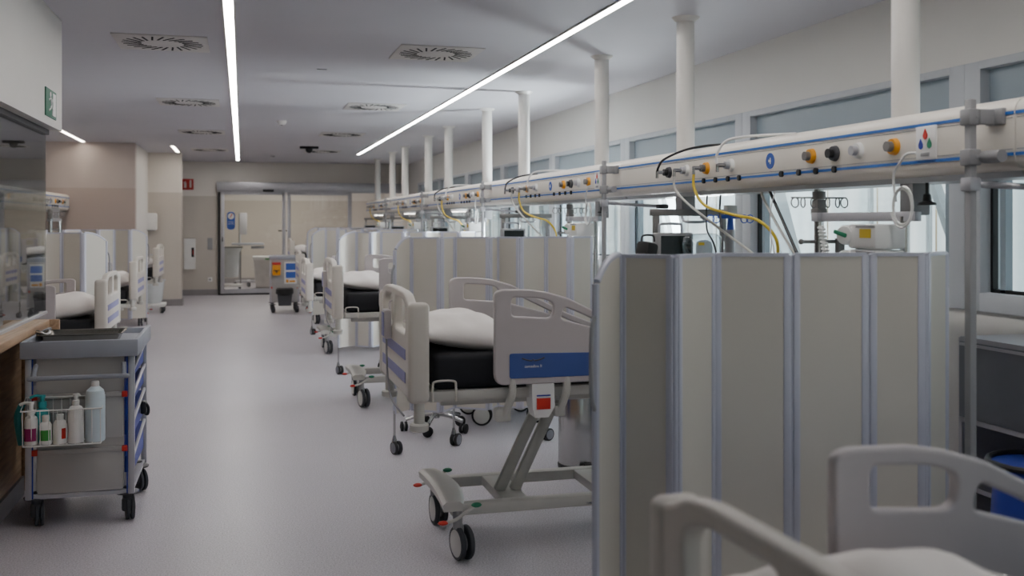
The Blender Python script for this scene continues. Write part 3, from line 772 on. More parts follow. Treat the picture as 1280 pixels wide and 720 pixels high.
def coil_hose():
    t = MB(); pts = []
    for i in range(72):
        a = 2 * PI * i / 24; pts.append((-.005 * i / 24, .006 * math.sin(i / 11) + (.056 + .006 * math.cos(i / 9)) * math.cos(a), (.072 + .007 * math.sin(i / 8)) * math.sin(a)))
    t.tube(pts, .0042, 8).tube(catmull([(0, .05, .02), (-.01, .05, .12), (-.015, -.0, .17), (-.02, -.04, .195), (-.01, -.08, .197)], 6), .005, 8)
    o = t.build('coiled_hose', 'white_plastic'); o.location = (2.415, 3.27, 1.585 - .06); o.location = (2.40, 3.22, 1.555)
    return tag(o, '', 'hose', 'white coiled hoses')
def knob():
    o = MB().lathe([(.034, -.05), (.034, -.042), (.016, -.034), (.014, -.01), (.006, -.005), (.006, .035)], n=18).build('suction_knob', 'black')
    o.location = (2.50, 3.22, 1.612); return tag(o, '', 'knob', 'black knobs under the bridge')
def gas_hose(pts, m, r, lab, cat='hose', grp=None):
    return tag(MB().tube(catmull(pts, 8), r, 8).build('gas_hose', m), lab, cat, grp)
def carrier_cord(pts, m, r, lab):
    return tag(MB().tube(catmull(pts, 6), r, 8).build('cable', m), lab, 'cable')
HX = BF - .08
def yhose(): return gas_hose([(0, 0, 0), (0, -.01, -.08), (.02, -.10, -.17), (.05, -.35, -.22), (.10, -.52, -.25), (.14, -.62, -.34), (.14, -.63, -.46), (.14, -.63, -.54)], 'yellow', .008, '', grp='yellow gas hoses')
def whose(): return gas_hose([(0, 0, 0), (0, -.01, -.07), (.02, -.12, -.15), (.06, -.40, -.28), (.1, -.75, -.43), (.12, -.85, -.52)], 'bed_frame', .007, '', grp='white gas hoses')
def bhose(): return gas_hose([(0, 0, 0), (0, -.02, .03), (0, -.10, .07), (.06, -.25, .115), (.12, -.40, .13), (.16, -.52, .128)], 'black', .007, '', grp='black gas hoses')
def w2hose(): return gas_hose([(0, 0, 0), (-.005, 0, .05), (.03, -.03, .12), (.10, -.10, .14), (.16, -.3, .135), (.2, -.42, .13)], 'white_plastic', .007, '', grp='white hoses over the bridge')
def coil_cord():
    pts = [(.014 * math.cos(i * .9), .014 * math.sin(i * .9) - i * .0007, -i * .0022) for i in range(90)]
    o = MB().tube(pts, .0045, 6).build('spiral_cord', 'white_plastic'); o.location = (2.46, 3.87, 1.48); return tag(o, '', 'cord', 'white spiral cords')

NB = ['behind the nearest folding screen', 'behind the second folding screen', 'behind the third folding screen', 'behind the fourth folding screen', 'by the glass door']
kit = [
    (bracket(), 'grey rack hanging under the bridge with crossbar', 5),
    (monitor(), 'grey patient monitor with dark display on the rack', 5),
    (infusion_pole(), 'steel infusion pole with hook ring and white crossbar', 5),
    (pump(), 'upper white infusion pump with yellow label and green lever', 5),
    (coil_hose(), 'white coiled hose hanging from the drop panel', 3),
    (knob(), 'black bell-shaped knob under the bridge', 2),
    (yhose(), 'yellow gas hose drooping from the orange outlet', 5),
    (whose(), 'white gas hose drooping from its outlet', 3),
    (bhose(), 'black gas hose arching over the bridge top', 3),
    (w2hose(), 'white hose arching up over the bridge', 3),
    (coil_cord(), 'white spiral cord beside the infusion pole', 2),
]
y0 = BY[1]
kit[6][0].location = (HX, y0 + 2.23, 1.755); kit[7][0].location = (HX, y0 + 2.48, 1.755)
kit[8][0].location = (HX, y0 + 2.72, 1.79); kit[9][0].location = (HX, y0 + 1.95, 1.79)
for o, lab, n in kit:
    b = o.location.copy()
    for k in range(n):
        l2 = lab + ' ' + NB[k]
        if k == 0: o['label'] = l2
        else: dup(o, b + Vector((0, 3.51 * k, 0)), label=l2)
pp = [o for o in C.objects if o.name == 'infusion_pump'][0]
for k in range(3):
    dup(pp, (2.40, 3.40 + 3.51 * k, 1.292), label='lower white infusion pump under another pump ' + NB[k])
ip = [o for o in C.objects if o.name == 'infusion_pole'][0]
dup(ip, (-2.15, 12.6, 0), rz=PI, label='steel infusion pole with hook ring over the left beds by the pinkish wall')
# extra bits in the first bay
carrier_cord([(2.50, 4.38, 1.65), (2.49, 4.34, 1.62), (2.48, 4.18, 1.45), (2.47, 4.02, 1.28)], 'black', .008, 'black cable slanting down beside the nearest infusion pole')
carrier_cord([(2.50, 4.46, 1.65), (2.49, 4.42, 1.61), (2.48, 4.26, 1.47), (2.47, 4.08, 1.33)], 'bed_frame', .007, 'white cable slanting down beside the black cable')
carrier_cord([(2.46, 4.26, 1.645), (2.44, 4.27, 1.55), (2.43, 4.25, 1.44), (2.42, 4.20, 1.36), (2.42, 4.22, 1.30), (2.43, 4.25, 1.32), (2.43, 4.24, 1.42)], 'bed_grey', .003, 'thin looped cord hanging left of the nearest infusion pole')
carrier_cord([(2.50, 5.06, 1.645), (2.49, 5.05, 1.55), (2.47, 5.0, 1.45), (2.44, 4.86, 1.38), (2.42, 4.76, 1.26)], 'black', .005, 'black plug cable hanging beside the nearest monitor')
carrier_cord([(2.50, 4.90, 1.645), (2.49, 4.89, 1.55), (2.47, 4.82, 1.45), (2.44, 4.76, 1.35), (2.43, 4.72, 1.22)], 'dark_grey', .006, 'dark plug cable hanging under the blue emblem')
t = thing('cable_hanger', 'blue plastic hose hanger with looped hooks beside the nearest monitor', 'hanger', (2.60, 4.98, 1.515))
MB().cyl((0, 0, -.06), (0, 0, .02), .02, .014, n=14).box((0, 0, .012), (.15, .03, .022), bev=.008).build('body', 'hook_blue', t)
h = MB()
for s in (-1, 1):
    for q in (0, .035): h.tube([(s * (.085 + q) + .022 * math.cos(a), 0, .0 + .022 * math.sin(a)) for a in [i * 2 * PI / 14 for i in range(14)]], .003, 6, True)
h.build('hooks', 'hook_blue', t)
MB().cyl((0, 0, -.5), (0, 0, -.06), .026, n=16).build('pole', 'alu', t)
MB().box((0, 0, .05), (.06, .05, .05), bev=.004).build('cap', 'white_plastic', t)
# clear plastic bag beside monitor
bm = bmesh.new(); bmesh.ops.create_icosphere(bm, subdivisions=3, radius=.1)
for v in bm.verts:
    n = .012 * math.sin(31 * v.co.x + 5) + .012 * math.sin(27 * v.co.y + 2) + .012 * math.sin(35 * v.co.z)
    v.co = Vector((v.co.x * 1.15, v.co.y * .7, v.co.z * (1.2 - .6 * max(0, v.co.z * 5)))) * (1 + n * 6)
t = thing('plastic_bag', 'clear plastic bag with small yellow print beside the nearest monitor', 'bag', (2.54, 5.20, 1.345))
m = MB(); m._merge(bm); m.build('bag_film', 'clear_plastic', t)
MB().box((-.05, -.088, .03), (.035, .004, .016)).build('print', 'yellow', t)
MB().box((.01, .0, -.01), (.10, .06, .12), bev=.03).build('contents', 'bag_plastic', t)
t = thing('camera_bag', 'small black padded case beside the nearest monitor', 'case', (2.22, 5.26, 1.255))
MB().box((0, 0, .07), (.09, .10, .12), bev=.02, rot=Matrix.Rotation(.2, 3, 'Y') @ RZ(.4)).build('case', 'rubber', t)
MB().tube(catmull([(-.03, 0, .13), (-.02, 0, .165), (.04, 0, .165), (.05, 0, .13)], 4), .006, 6).build('strap', 'dark_grey', t)
MB().box((0, 0, -.005), (.12, .14, .02), bev=.003).cyl((.06, .02, -.005), (.16, .10, -.005), .01).build('holder', 'alu_dark', t)
t = thing('respirator_box', 'dark device behind the nearest infusion pumps', 'device', (2.62, 3.72, 1.27))
MB().box((0, 0, .05), (.10, .16, .14), bev=.02).build('housing', 'dark_grey', t)
MB().cyl((0, 0, -.27), (0, 0, -.02), .014, n=12).build('stem', 'alu_dark', t)
# reading lamps under the far bridge sections
for k, y in enumerate((11.35, 14.85, 18.35)):
    t = thing('reading_lamp', 'lit round lamp under the bridge, %s from the camera' % ORD[k], 'lamp', (2.44, y, 1.648), 0, 'lit lamps under the bridge')
    MB().lathe([(.085, -.03), (.095, -.02), (.095, 0)], n=24).build('lamp_housing', 'white_plastic', t)
    MB().cyl((0, 0, -.036), (0, 0, -.0301), .08, n=24).build('lamp_lens', 'lamp_disc', t)

# ------------------------------------------------------------------ floor standing things on the right
t = thing('pedal_bin', 'stainless steel pedal bin on the floor behind the bed with blue banded rail', 'bin', (2.02, 5.78, 0))
MB().lathe([(.145, .02), (.15, .03), (.15, .47), (.146, .48)], n=32).build('body', 'steel', t)
MB().lathe([(.152, .48), (.152, .50), (.12, .535), (.03, .55)], n=32).build('lid', 'alu_dark', t)
MB().lathe([(.153, 0), (.155, .02), (.15, .025)], n=32).build('base', 'black', t)
MB().box((-.05, -.165, .02), (.07, .06, .012), bev=.004, rot=RZ(-.4)).box((-.02, -.15, .045), (.05, .03, .012), bev=.004).build('pedal', 'black', t)

t = thing('rolling_stool', 'rolling stool with chrome star base behind the second folding screen', 'stool', (1.35, 7.05, 0))
MB().cyl((0, 0, .09), (0, 0, .46), .025, n=16).build('column', 'steel', t)
MB().lathe([(.17, .46), (.185, .475), (.18, .52), (.15, .53)], n=28).build('seat', 'dark_grey', t)
for k in range(5):
    a = 2 * PI * k / 5 + .5; c, s = math.cos(a), math.sin(a)
    lg = MB().tube(catmull([(0, 0, .12), (.10 * c, .10 * s, .115), (.22 * c, .22 * s, .085)], 4), .015, 8).build('leg', 'steel', t)
    wheels(lg, (.23 * c, .23 * s), .035, .045, 40 + 70 * k, 'rubber', 'rubber')

t = thing('patient_recliner', 'patient recliner on large white wheels behind the second folding screen', 'armchair', (1.92, 7.36, 0))
MB().box((0, 0, .40), (.58, .56, .16), bev=.04, seg=3).build('seat', 'cupboard_grey', t)
MB().box((.24, 0, .78), (.14, .54, .74), bev=.04, seg=3, rot=Matrix.Rotation(.2, 3, 'Y')).build('backrest', 'cupboard_grey', t)
for s in (-1, 1): MB().box((0, s * .33, .55), (.50, .08, .07), bev=.03, seg=3).box((-.15, s * .33, .42), (.04, .04, .25)).box((.15, s * .33, .42), (.04, .04, .25)).build('armrest', 'bed_grey', t)
b = MB().box((0, 0, .25), (.5, .46, .06), bev=.01)
for x in (-.2, .2): b.box((x, 0, .30), (.05, .4, .1))
b.build('base', 'mid_grey', t)
for x in (-.21, .21):
    for s in (-1, 1):
        fk = MB().cyl((x, s * .22, .1), (x, s * .22, .24), .02).build('castor_fork', 'black', t); wheels(fk, (x, s * .22), .075, .06, 250, 'rubber', 'hub_white')

# wall cupboard in the near bay
t = thing('bedside_cupboard', 'grey cupboard with open shelf under the nearest window', 'cupboard', (3.24, 3.0, 0))
c = MB(); 
for y in (-.72, 0, .72): c.box((0, y, .5), (.36, .02, .98))
for z in (.06, .34, .63, .985): c.box((0, 0, z), (.36, 1.44, .02))
c.box((.175, 0, .5), (.01, 1.44, .96)); c.build('carcass', 'alu', t)
for y in (-.36, .36): 
    d = MB().box((-.185, y, .81), (.02, .70, .33), bev=.003).build('drawer', 'cupboard_grey', t)
    MB().box((-.197, y, .965), (.012, .68, .012)).build('handle', 'alu', d)
MB().box((0, 0, .025), (.3, 1.4, .05)).build('plinth', 'dark_grey', t)
k = 0
for y, wd, h, m, nm in ((.20, .13, .14, 'bin_blue', 'blue storage box with red marks on the cupboard shelf'), (-.12, .16, .18, 'blue', 'plain blue storage box on the cupboard shelf')):
    s = thing('storage_box', nm, 'box', (3.16, 3.0 + y, .35), 0, 'boxes in the cupboard')
    MB().box((0, 0, h / 2), (.18, wd, h), bev=.006).build('body', m, s)
    MB().box((0, 0, h + .006), (.19, wd + .01, .014), bev=.003).build('lid', 'bin_blue', s)
    if k == 0: MB().box((-.092, .02, h * .55), (.003, .02, .02)).box((-.092, -.02, h * .55), (.003, .02, .02)).build('mark', 'red', s)
    k += 1
t = thing('waste_bag_holder', 'blue plastic sack on a dark holder beside the grey cupboard', 'waste sack', (2.85, 3.05, 0))
MB().lathe([(.10, .08), (.15, .12), (.165, .35), (.15, .58), (.17, .60)], n=22).build('sack', 'bin_blue', t)
MB().tube([(.17 * math.cos(a), .17 * math.sin(a), .605) for a in [i * 2 * PI / 20 for i in range(20)]], .012, 8, True).build('rim', 'black', t)
MB().cyl((0, 0, 0), (0, 0, .08), .12, n=20).build('base', 'black', t)

# ------------------------------------------------------------------ left counter, partition, cart
t = thing('reception_counter', 'oak counter with overhanging top beneath the glass partition', 'counter', (-1.3, 3.0, 0))
MB().box((-.02, 0, .93), (.56, 6.14, .04), bev=.004).build('counter_top', 'oak', t)
MB().box((.0, 0, .46), (.26, 6.0, .90)).build('front_panel', 'oak', t)
MB().box((.06, 3.085, .47), (.50, .035, .96), bev=.003).build('end_panel', 'oak', t)
MB().box((.135, 0, .05), (.02, 6.0, .10)).build('kick_plate', 'base_grey', t)
t = thing('glass_partition', 'tall clear glass partition standing on the oak counter', 'glass partition', (-1.14, 0, 0))
for a, b in ((-1, 2.2), (2.21, 4.6), (4.61, 6.50)):
    MB().box((0, (a + b) / 2, 1.49), (.012, b - a, 1.08)).build('glass_pane', 'glass_partition', t)
MB().box((0, 2.75, .957), (.03, 7.5, .014)).build('bottom_track', 'alu', t)
MB().box((0, 2.75, 2.035), (.05, 7.5, .03)).build('top_track', 'dark_grey', t)

t = thing('medication_cart', 'grey medication cart with wire basket and blue side bins beside the counter', 'cart', (-.765, 5.28, 0))
W, Dp = .50, .68
def castor(p, x, y, deg, r=.062):
    f = MB().cyl((x, y, r + .05), (x, y, r * 2 + .045), .022, n=14).box((x, y, r + .02), (.05, .05, .07), bev=.012).lathe([(.055, .002), (.058, .01), (.03, .02)], (x, y, r * 2 + .012), 20).build('castor_fork', 'dark_grey', p)
    wheels(f, (x + .01, y + .02), r, .04, deg, 'tyre_grey', 'dark_grey', .2)
for x in (-.21, .21):
    for y in (.06, .6): castor(t, x, y, 12 if y < .3 else 30)
tp = MB().box((0, Dp / 2, .868), (W + .03, Dp + .03, .012), bev=.004)
for s in (-1, 1): tp.box((s * (W / 2 + .008), Dp / 2, .875), (.022, Dp + .04, .085), bev=.006)
tp.box((0, -.012, .875), (W + .038, .022, .085), bev=.006).box((0, Dp + .012, .868), (W + .038, .022, .07), bev=.006)
tp.build('top_tray', 'cart_grey', t)
b = MB()
for x in (-.235, .235):
    for y in (.012, Dp - .012): b.box((x, y, .49), (.03, .026, .69), bev=.004)
b.box((0, Dp / 2, .155), (W - .02, Dp - .02, .02)); b.build('frame', 'alu', t)
b = MB()
for x in (-.216, .216): b.box((x, .002, .49), (.006, .008, .68))
b.build('blue_edging', 'bin_blue', t)
MB().box((0, .018, .51), (.40, .012, .66)).build('back_wall', 'cart_panel', t)
MB().box((0, .010, .27), (.39, .012, .20), bev=.003).box((0, .004, .375), (.40, .022, .022), bev=.003).build('lower_panel', 'cart_panel', t)
MB().box((0, .010, .53), (.39, .012, .20), bev=.003).box((0, .004, .645), (.40, .022, .022), bev=.003).build('upper_panel', 'cart_panel', t)
for x in (-.205, .205):
    for z in (.645, .375): MB().box((x, -.002, z), (.026, .026, .028), bev=.003).build('corner_clip', 'red', t)
MB().tube(catmull([(-.2, .0, .80), (-.205, -.04, .745), (-.19, -.05, .742), (.19, -.05, .742), (.205, -.04, .745), (.2, 0, .80)], 5), .012, 10).build('push_handle', 'cart_grey', t)
for i, (z, h) in enumerate(((.72, .085), (.60, .085), (.43, .13), (.24, .15))):
    bn = MB().prism([(.06, z), (Dp - .06, z), (Dp - .06, z + h), (.06, z + h * .55)], 'x', .10, .236).build('side_bin', 'bin_blue', t)
    MB().box((.240, Dp / 2, z + h * .8), (.014, Dp - .08, .018), bev=.003, rot=Matrix.Rotation(.10, 3, 'X')).build('bin_rim', 'alu', bn)
MB().prism([(.03, .16), (Dp - .03, .16), (Dp - .03, .84), (.03, .84)], 'x', -.235, -.225).build('side_panel', 'cart_panel', t)
MB().prism([(.03, .17), (Dp - .03, .17), (Dp - .03, .84), (.03, .84)], 'x', .06, .09).build('inner_panel', 'black', t)
MB().box((.255, .42, .50), (.03, .05, .07), bev=.01).tube(catmull([(.26, .42, .53), (.280, .41, .50), (.275, .43, .46), (.26, .42, .47)], 4), .008, 8).build('latch', 'black', t)
# wire basket
bk = MB(); bx0, bx1, by0, by1, bz0, bz1 = -.245, .115, -.125, -.005, .43, .60
for zz, g in ((bz1, 0), (bz0, .008)):
    bk.tube([(bx0 + g, by0 + g, zz), (bx1 - g, by0 + g, zz), (bx1 - g, by1, zz + (.045 if zz == bz1 else 0)), (bx0 + g, by1, zz + (.045 if zz == bz1 else 0))], .004, 6, True)
n = 9
for i in range(n + 1):
    x = bx0 + .008 + (bx1 - bx0 - .016) * i / n
    bk.tube([(x, by0, bz1), (x, by0 + .008, bz0), (x, by1, bz0), (x, by1, bz1 + .045)], .002, 5)
bk.tube([(bx0, by1, bz1 - .03), (bx1, by1, bz1 - .03)], .002, 5)
bk.build('wire_basket', 'white_plastic', t)
BA = Vector((-.765, 5.28, 0)); fz = .435
def bottle(name, lab, cat, x, y, prof, m, cap=None, capm=None, label=None, pump=None):
    o = thing(name, lab, cat, BA + Vector((x, y, fz)), 0, 'bottles in the cart basket')
    MB().lathe(prof, n=20).build('body', m, o)
    if cap: MB().lathe(cap, n=16).build('cap', capm, o)
    if label:
        z0, z1, r, lm = label[:4]; a0, da = label[4:] if len(label) > 4 else (205, 120)
        pts = [(r * math.cos(a), r * math.sin(a)) for a in [math.radians(a0 + da * i / 10) for i in range(11)]]
        MB().prism(pts + [(p[0] * .97, p[1] * .97) for p in reversed(pts)], 'z', z0, z1).build('label', lm, o)
    if pump:
        z, pm, dx = pump
        MB().cyl((0, 0, z - .03), (0, 0, z), .010, n=12).tube(catmull([(0, 0, z), (dx * .5, 0, z + .006), (dx, 0, z - .004)], 4), .007, 8).cyl((0, 0, z - .004), (0, 0, z + .008), .014, n=12).build('pump_head', pm, o)
P1 = [(.027, 0), (.03, .006), (.03, .115), (.026, .13), (.014, .14), (.014, .15)]
bottle('soap_bottle', 'white pump bottle with magenta label at the left of the cart basket', 'bottle', -.205, -.09, P1, 'white_plastic', [(.016, .148), (.016, .165)], 'white_plastic', (.02, .08, .0308, 'magenta'), (.195, 'white_plastic', -.05))
bottle('soap_bottle', 'teal pump bottle standing behind the green labelled bottle', 'bottle', -.165, -.035, [(.03, 0), (.034, .006), (.034, .135), (.026, .155), (.014, .165), (.014, .17)], 'teal', [(.02, .168), (.02, .195)], 'teal', None, (.218, 'teal', -.055))
bottle('lotion_bottle', 'small white bottle with green label in the cart basket', 'bottle', -.140, -.095, [(.026, 0), (.028, .006), (.028, .09), (.02, .105), (.016, .108)], 'white_plastic', [(.016, .107), (.0165, .135), (.014, .138)], 'white_plastic', (.02, .07, .0288, 'label_green'))
bottle('lotion_bottle', 'small white bottle with red printed label in the cart basket', 'bottle', -.078, -.09, [(.03, 0), (.032, .006), (.032, .09), (.022, .11), (.016, .112)], 'white_plastic', [(.017, .111), (.0175, .138), (.015, .14)], 'white_plastic', (.025, .075, .0328, 'red', 292, 48))
bottle('lotion_bottle', 'tall white bottle with short nozzle in the cart basket', 'bottle', -.008, -.085, [(.034, 0), (.037, .006), (.037, .15), (.028, .17), (.015, .178)], 'white_plastic', [(.016, .177), (.017, .20), (.012, .205)], 'white_plastic', None, (.225, 'white_plastic', .018))
bottle('spray_bottle', 'tallest pale blue bottle at the right of the cart basket', 'bottle', .078, -.075, [(.042, 0), (.046, .008), (.046, .215), (.040, .245), (.022, .262), (.018, .266)], 'bottle_blue', [(.019, .265), (.019, .285), (.016, .29)], 'white_plastic')
tag(MB().tube(catmull([(-1.02, 5.25, .62), (-1.035, 5.22, .57), (-1.03, 5.22, .50), (-1.02, 5.23, .43)], 5), .016, 8).build('hanging_strap', 'dark_teal'), 'dark teal strap hanging at the left side of the medication cart', 'strap')
t = thing('instrument_tray', 'shallow steel instrument tray lying on the medication cart', 'tray', (-.80, 5.62, .8745))
pts = rounded([(-.20, -.13), (.20, -.13), (.20, .13), (-.20, .13)], .03)
bm = bmesh.new(); rings = []
for k, z in ((.80, .0), (.86, .0), (.96, .046), (1.03, .051), (1.03, .047), (.955, .042), (.85, .004), (.80, .004)):
    rings.append([bm.verts.new((p[0] * k, p[1] * k, z)) for p in pts])
for a, b in zip(rings, rings[1:]):
    for i in range(len(pts)): bm.faces.new((a[i], a[(i + 1) % len(pts)], b[(i + 1) % len(pts)], b[i]))
bm.faces.new(list(reversed(rings[0]))); bm.faces.new(rings[-1])
m = MB(); m._merge(bm); m.build('tray_body', 'tray_steel', t)
t2 = thing('steel_ring', 'small shiny steel ring lying at the left end of the tray', 'ring', (-.99, 5.60, .926))
MB().tube([(.03 * math.cos(a), .03 * math.sin(a), .008 * math.sin(2 * a)) for a in [i * 2 * PI / 20 for i in range(20)]], .008, 8, True).build('ring', 'steel', t2)

# ------------------------------------------------------------------ signs and wall fittings
t = thing('exit_sign', 'green exit sign with white running figure on the white wall', 'exit sign', (-1.06, 6.2, 2.175))
MB().box((.004, 0, 0), (.008, .32, .16), bev=.002).build('panel', 'sign_green', t)
g = MB()
g.box((.0095, .085, 0), (.002, .085, .13))
g.ball((.0095, -.03, .05), .016, (.1, 1, 1))
for a, b, r in (((-.03, .03), (-.005, -.01), .013), ((-.005, -.01), (.035, -.035), .010), ((.035, -.035), (.02, -.065), .009), ((-.005, -.01), (-.035, -.03), .010), ((-.035, -.03), (-.075, -.045), .009), ((-.028, .03), (-.075, .015), .008), ((-.028, .03), (.02, .012), .008), ((.02, .012), (.035, .03), .007)):
    g.tube([(.0095, a[0], a[1]), (.0095, b[0], b[1])], r * .5, 6)
g.build('pictogram', 'white_plastic', t)

t = thing('fire_sign', 'red sign with pale extinguisher symbols high on the far wall', 'sign', (-1.05, YF - .006, 2.255))
MB().box((0, 0, 0), (.22, .01, .22), bev=.002).build('panel', 'red_sign', t)
g = MB().box((-.05, -.006, -.02), (.045, .003, .10)).box((-.05, -.006, .045), (.02, .003, .03)).box((-.075, -.006, .04), (.03, .003, .012)).box((.05, -.006, 0), (.035, .003, .13)).ball((.05, -.006, .07), .02, (1, .1, 1))
g.build('pictogram', 'vent_white', t)
t = thing('extinguisher_cabinet', 'white wall cabinet with a small dark window on the far wall', 'cabinet', (-1.01, YF, .85))
MB().box((0, -.07, 0), (.22, .14, .62), bev=.008).build('body', 'white_plastic', t)
w = MB().box((.06, -.142, .03), (.05, .004, .19)).build('window', 'black', t)
MB().box((.065, -.145, .03), (.012, .003, .10)).build('door_latch', 'red', t)
t = thing('wall_switch', 'tall grey door switch plate on the far wall', 'switch', (-.62, YF, 1.05))
MB().box((0, -.012, 0), (.10, .024, .24), bev=.006).build('plate', 'mid_grey', t)
t = thing('wall_socket', 'white round power socket low on the far wall', 'socket', (-.62, YF, .32))
MB().box((0, -.008, 0), (.085, .016, .085), bev=.006).build('plate', 'white_plastic', t)
MB().cyl((0, -.018, 0), (0, -.015, 0), .022, n=20).build('socket_face', 'mid_grey', t)
t = thing('towel_dispenser', 'white paper towel dispenser on the corner wall', 'dispenser', (-1.56, 18.68, 1.50))
MB().box((0, -.09, 0), (.24, .18, .30), bev=.03, seg=3).build('cover', 'white_plastic', t)
MB().box((0, -.09, -.155), (.18, .14, .02), bev=.005).build('outlet', 'mid_grey', t)

# left background trolley
t = thing('laundry_trolley', 'white laundry trolley with plastic sack near the corner wall', 'trolley', (-1.42, 17.4, 0))
MB().box((0, 0, .13), (.42, .44, .05), bev=.012).build('base', 'white_plastic', t)
for x in (-.16, .16):
    for y in (-.17, .17): wheels(t, (x, y), .05, .04, 20)
MB().lathe([(.13, .16), (.155, .2), (.19, .50), (.2, .53)], n=20).build('sack', 'bag_plastic', t)
f = MB().tube([(.2 * math.cos(a), .2 * math.sin(a), .535) for a in [i * 2 * PI / 20 for i in range(20)]], .012, 8, True).cyl((0, .2, .15), (0, .2, .95), .014).cyl((-.15, .2, .95), (.15, .2, .95), .012)
f.build('frame', 'alu', t)
MB().box((.05, .18, .80), (.12, .08, .10), bev=.02).build('pouch', 'black', t)

# ------------------------------------------------------------------ far trolley and room beyond the door
t = thing('supply_trolley', 'grey supply trolley with black bin and sharps box near the glass door', 'trolley', (.68, 16.75, 0))
MB().box((0, .25, .525), (.44, .50, .70), bev=.006).build('body', 'cart_panel', t)
MB().box((0, .25, .905), (.48, .54, .06), bev=.012).build('top', 'cart_grey', t)
f = MB()
for x in (-.225, .225): f.box((x, .0, .525), (.03, .03, .70), bev=.004)
f.build('edge_profile', 'alu', t)
for x in (-.19, .19):
    for y in (.03, .47): castor(t, x, y, 15, .06)
b = MB().prism([(-.10, .13), (.10, .13), (.12, .36), (-.12, .36)], 'y', -.16, -.01).build('waste_bin', 'dark_grey', t)
MB().lathe([(.11, 0), (.145, .03), (.14, .10), (.12, .12)], (0, -.085, .30), 18).build('bin_liner', 'black', b)
for x in (-.205, .205): MB().box((x, -.018, .42), (.025, .02, .03)).build('corner_clip', 'red', t)
s = thing('sharps_box', 'yellow sharps box with red lid on the far supply trolley', 'sharps container', (.55, 16.735, .63))
MB().box((0, -.05, .08), (.13, .10, .17), bev=.01).build('body', 'orange', s)
MB().box((0, -.05, .185), (.14, .11, .04), bev=.012).build('lid', 'red', s)
m = MB().box((0, -.103, .075), (.10, .004, .012)).tube([(-.02, -.103, .05), (.0, -.103, .07), (.02, -.103, .05)], .006, 6).ball((0, -.103, .045), .012, (1, .2, 1)); m.build('hazard_print', 'black', s)
s = thing('poster', 'white leaflet with blue pictures on the far supply trolley', 'poster', (.775, 16.742, .66))
MB().box((0, 0, 0), (.20, .006, .36)).build('sheet', 'white_plastic', s)
MB().box((.01, -.004, .10), (.17, .003, .11)).box((.01, -.004, -.035), (.17, .003, .10)).build('picture', 'blue', s)
MB().box((-.05, -.0045, -.135), (.04, .003, .05)).box((.03, -.0045, -.14), (.09, .003, .03)).build('print', 'orange', s)

t = thing('linen_stand', 'wheeled stand with white sack seen through the glass door', 'laundry stand', (-.22, 22.4, 0))
MB().box((0, 0, .12), (.46, .40, .05), bev=.01).build('base', 'white_plastic', t)
for x in (-.18, .18):
    for y in (-.15, .15): wheels(t, (x, y), .045, .035, 20, 'rubber', 'hub_grey')
MB().lathe([(.14, .30), (.15, .34), (.18, .82), (.24, .93)], n=20).build('sack', 'bag_plastic', t)
f = MB().box((0, 0, .95), (.5, .36, .03), bev=.01)
for x in (-.2, .2): f.cyl((x, .15, .14), (x, .15, .94), .013)
f.build('frame', 'alu_dark', t)
t = thing('examination_stand', 'grey wheeled stand with tray arm and screen beyond the glass door', 'equipment stand', (.06, 23.9, 0))
MB().cyl((-.1, 0, .12), (-.1, 0, 1.7), .03, n=14).build('pole', 'mid_grey', t)
MB().box((.08, 0, .98), (.72, .3, .05), bev=.01).box((.3, 0, .90), (.3, .2, .06), bev=.01).build('tray_shelf', 'cart_grey', t)
MB().box((-.02, 0, 1.45), (.16, .06, .5), bev=.01).build('display', 'alu', t)
b = MB().box((.1, 0, .12), (.6, .08, .05), bev=.01).box((.1, 0, .12), (.08, .5, .05), bev=.01).build('base', 'alu', t)
for x, y in ((-.2, 0), (.4, 0), (.1, -.25), (.1, .25)): wheels(b, (x, y), .05, .04, 30, 'rubber', 'hub_grey')
t = thing('lidded_bin', 'large white lidded bin beyond the glass door', 'bin', (.53, 23.2, 0))
MB().prism([(-.22, .02), (.22, .02), (.27, .64), (-.27, .64)], 'y', -.2, .2).build('body', 'vent_white', t)
MB().box((0, 0, .68), (.58, .46, .08), bev=.02).build('lid', 'white_plastic', t)
MB().box((.05, -.235, .66), (.14, .01, .03)).build('tag', 'label_green', t)
t = thing('drip_stand', 'thin black drip stand beyond the glass door', 'drip stand', (.88, 22.3, 0))
MB().cyl((0, 0, .06), (0, 0, 1.30), .014, n=12).box((0, 0, 1.30), (.22, .02, .03), bev=.006).box((0, 0, 1.1), (.05, .05, .06), bev=.01).build('pole', 'black', t)
for k in range(5):
    a = 2 * PI * k / 5; lg = MB().tube([(0, 0, .08), (.25 * math.cos(a), .25 * math.sin(a), .06)], .012, 8).build('leg', 'alu_dark', t)
    wheels(lg, (.25 * math.cos(a), .25 * math.sin(a)), .03, .03, 40 * k, 'rubber', 'rubber')

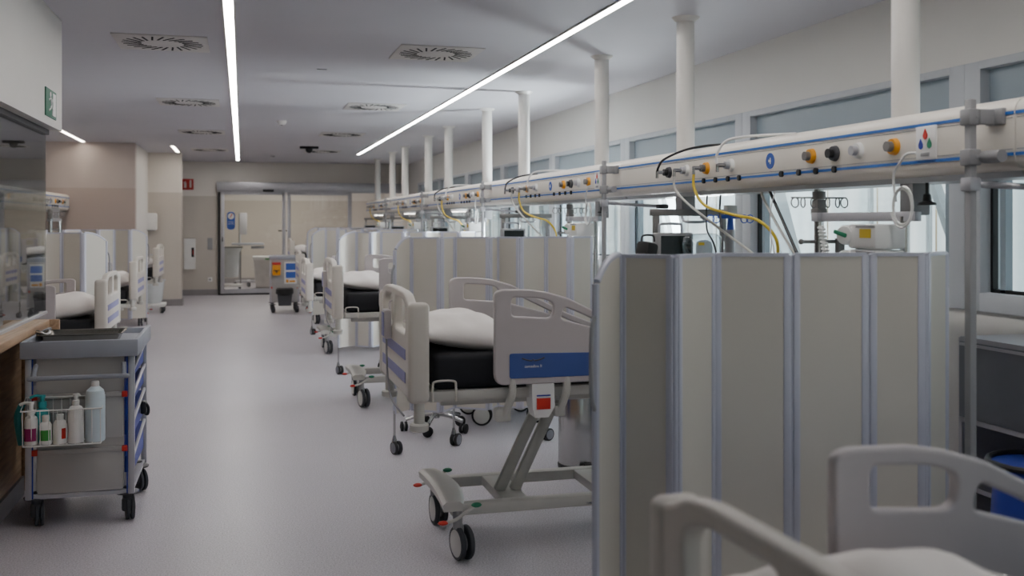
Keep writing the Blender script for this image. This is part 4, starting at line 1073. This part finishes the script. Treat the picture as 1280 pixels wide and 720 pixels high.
# ------------------------------------------------------------------ light, world, camera
wd = bpy.data.worlds.new('World'); bpy.context.scene.world = wd; wd.use_nodes = True
nt = wd.node_tree; bg = nt.nodes['Background']
sky = nt.nodes.new('ShaderNodeTexSky'); sky.sky_type = 'NISHITA'; sky.sun_disc = False; sky.sun_elevation = math.radians(40); sky.sun_rotation = math.radians(90)
nt.links.new(sky.outputs[0], bg.inputs[0]); bg.inputs[1].default_value = .06
sl = bpy.data.lights.new('sun', 'SUN'); sl.energy = 2.5; sl.angle = .15; sl.color = (1, .98, .95)
so = bpy.data.objects.new('sun', sl); C.objects.link(so)
so.rotation_euler = Vector((-1, .12, -.55)).to_track_quat('-Z', 'Y').to_euler()

def room_light(x, y, sx, sy, e, col):
    l = bpy.data.lights.new('room_light', 'AREA'); l.shape = 'RECTANGLE'; l.size = sx; l.size_y = sy; l.energy = e; l.color = col
    o = bpy.data.objects.new('room_light', l); C.objects.link(o); o.location = (x, y, CEIL - .02); return o
room_light(1.0, 23.2, 2.0, .2, 30, (1, .95, .88))
dl = room_light(4.2, 9.2, .12, 25, 2200, (.9, .96, 1)); dl.name = 'ground_bounce'; dl.location.z = .88
dl.rotation_euler = Vector((-.72, 0, .7)).to_track_quat('-Z', 'Y').to_euler()

cam = bpy.data.cameras.new('camera'); co = bpy.data.objects.new('camera', cam); C.objects.link(co)
co.location = (0, 0, 1.5); co.rotation_euler = (PI / 2, 0, -math.atan(338 / 1244.4))
cam.sensor_width = 36; cam.lens = 35; cam.shift_y = -83 / 1280; cam.clip_start = .05; cam.clip_end = 200
cam.dof.use_dof = True; cam.dof.focus_distance = 5.6; cam.dof.aperture_fstop = 2.8
sc = bpy.context.scene; sc.camera = co
sc.view_settings.view_transform = 'AgX'; sc.view_settings.look = 'None'; sc.view_settings.exposure = 1.4
sc.cycles.use_denoising = True; sc.cycles.max_bounces = 8; sc.cycles.diffuse_bounces = 4; sc.cycles.glossy_bounces = 4
sc.cycles.transparent_max_bounces = 12; sc.cycles.sample_clamp_indirect = 6; sc.cycles.caustics_reflective = False; sc.cycles.caustics_refractive = False
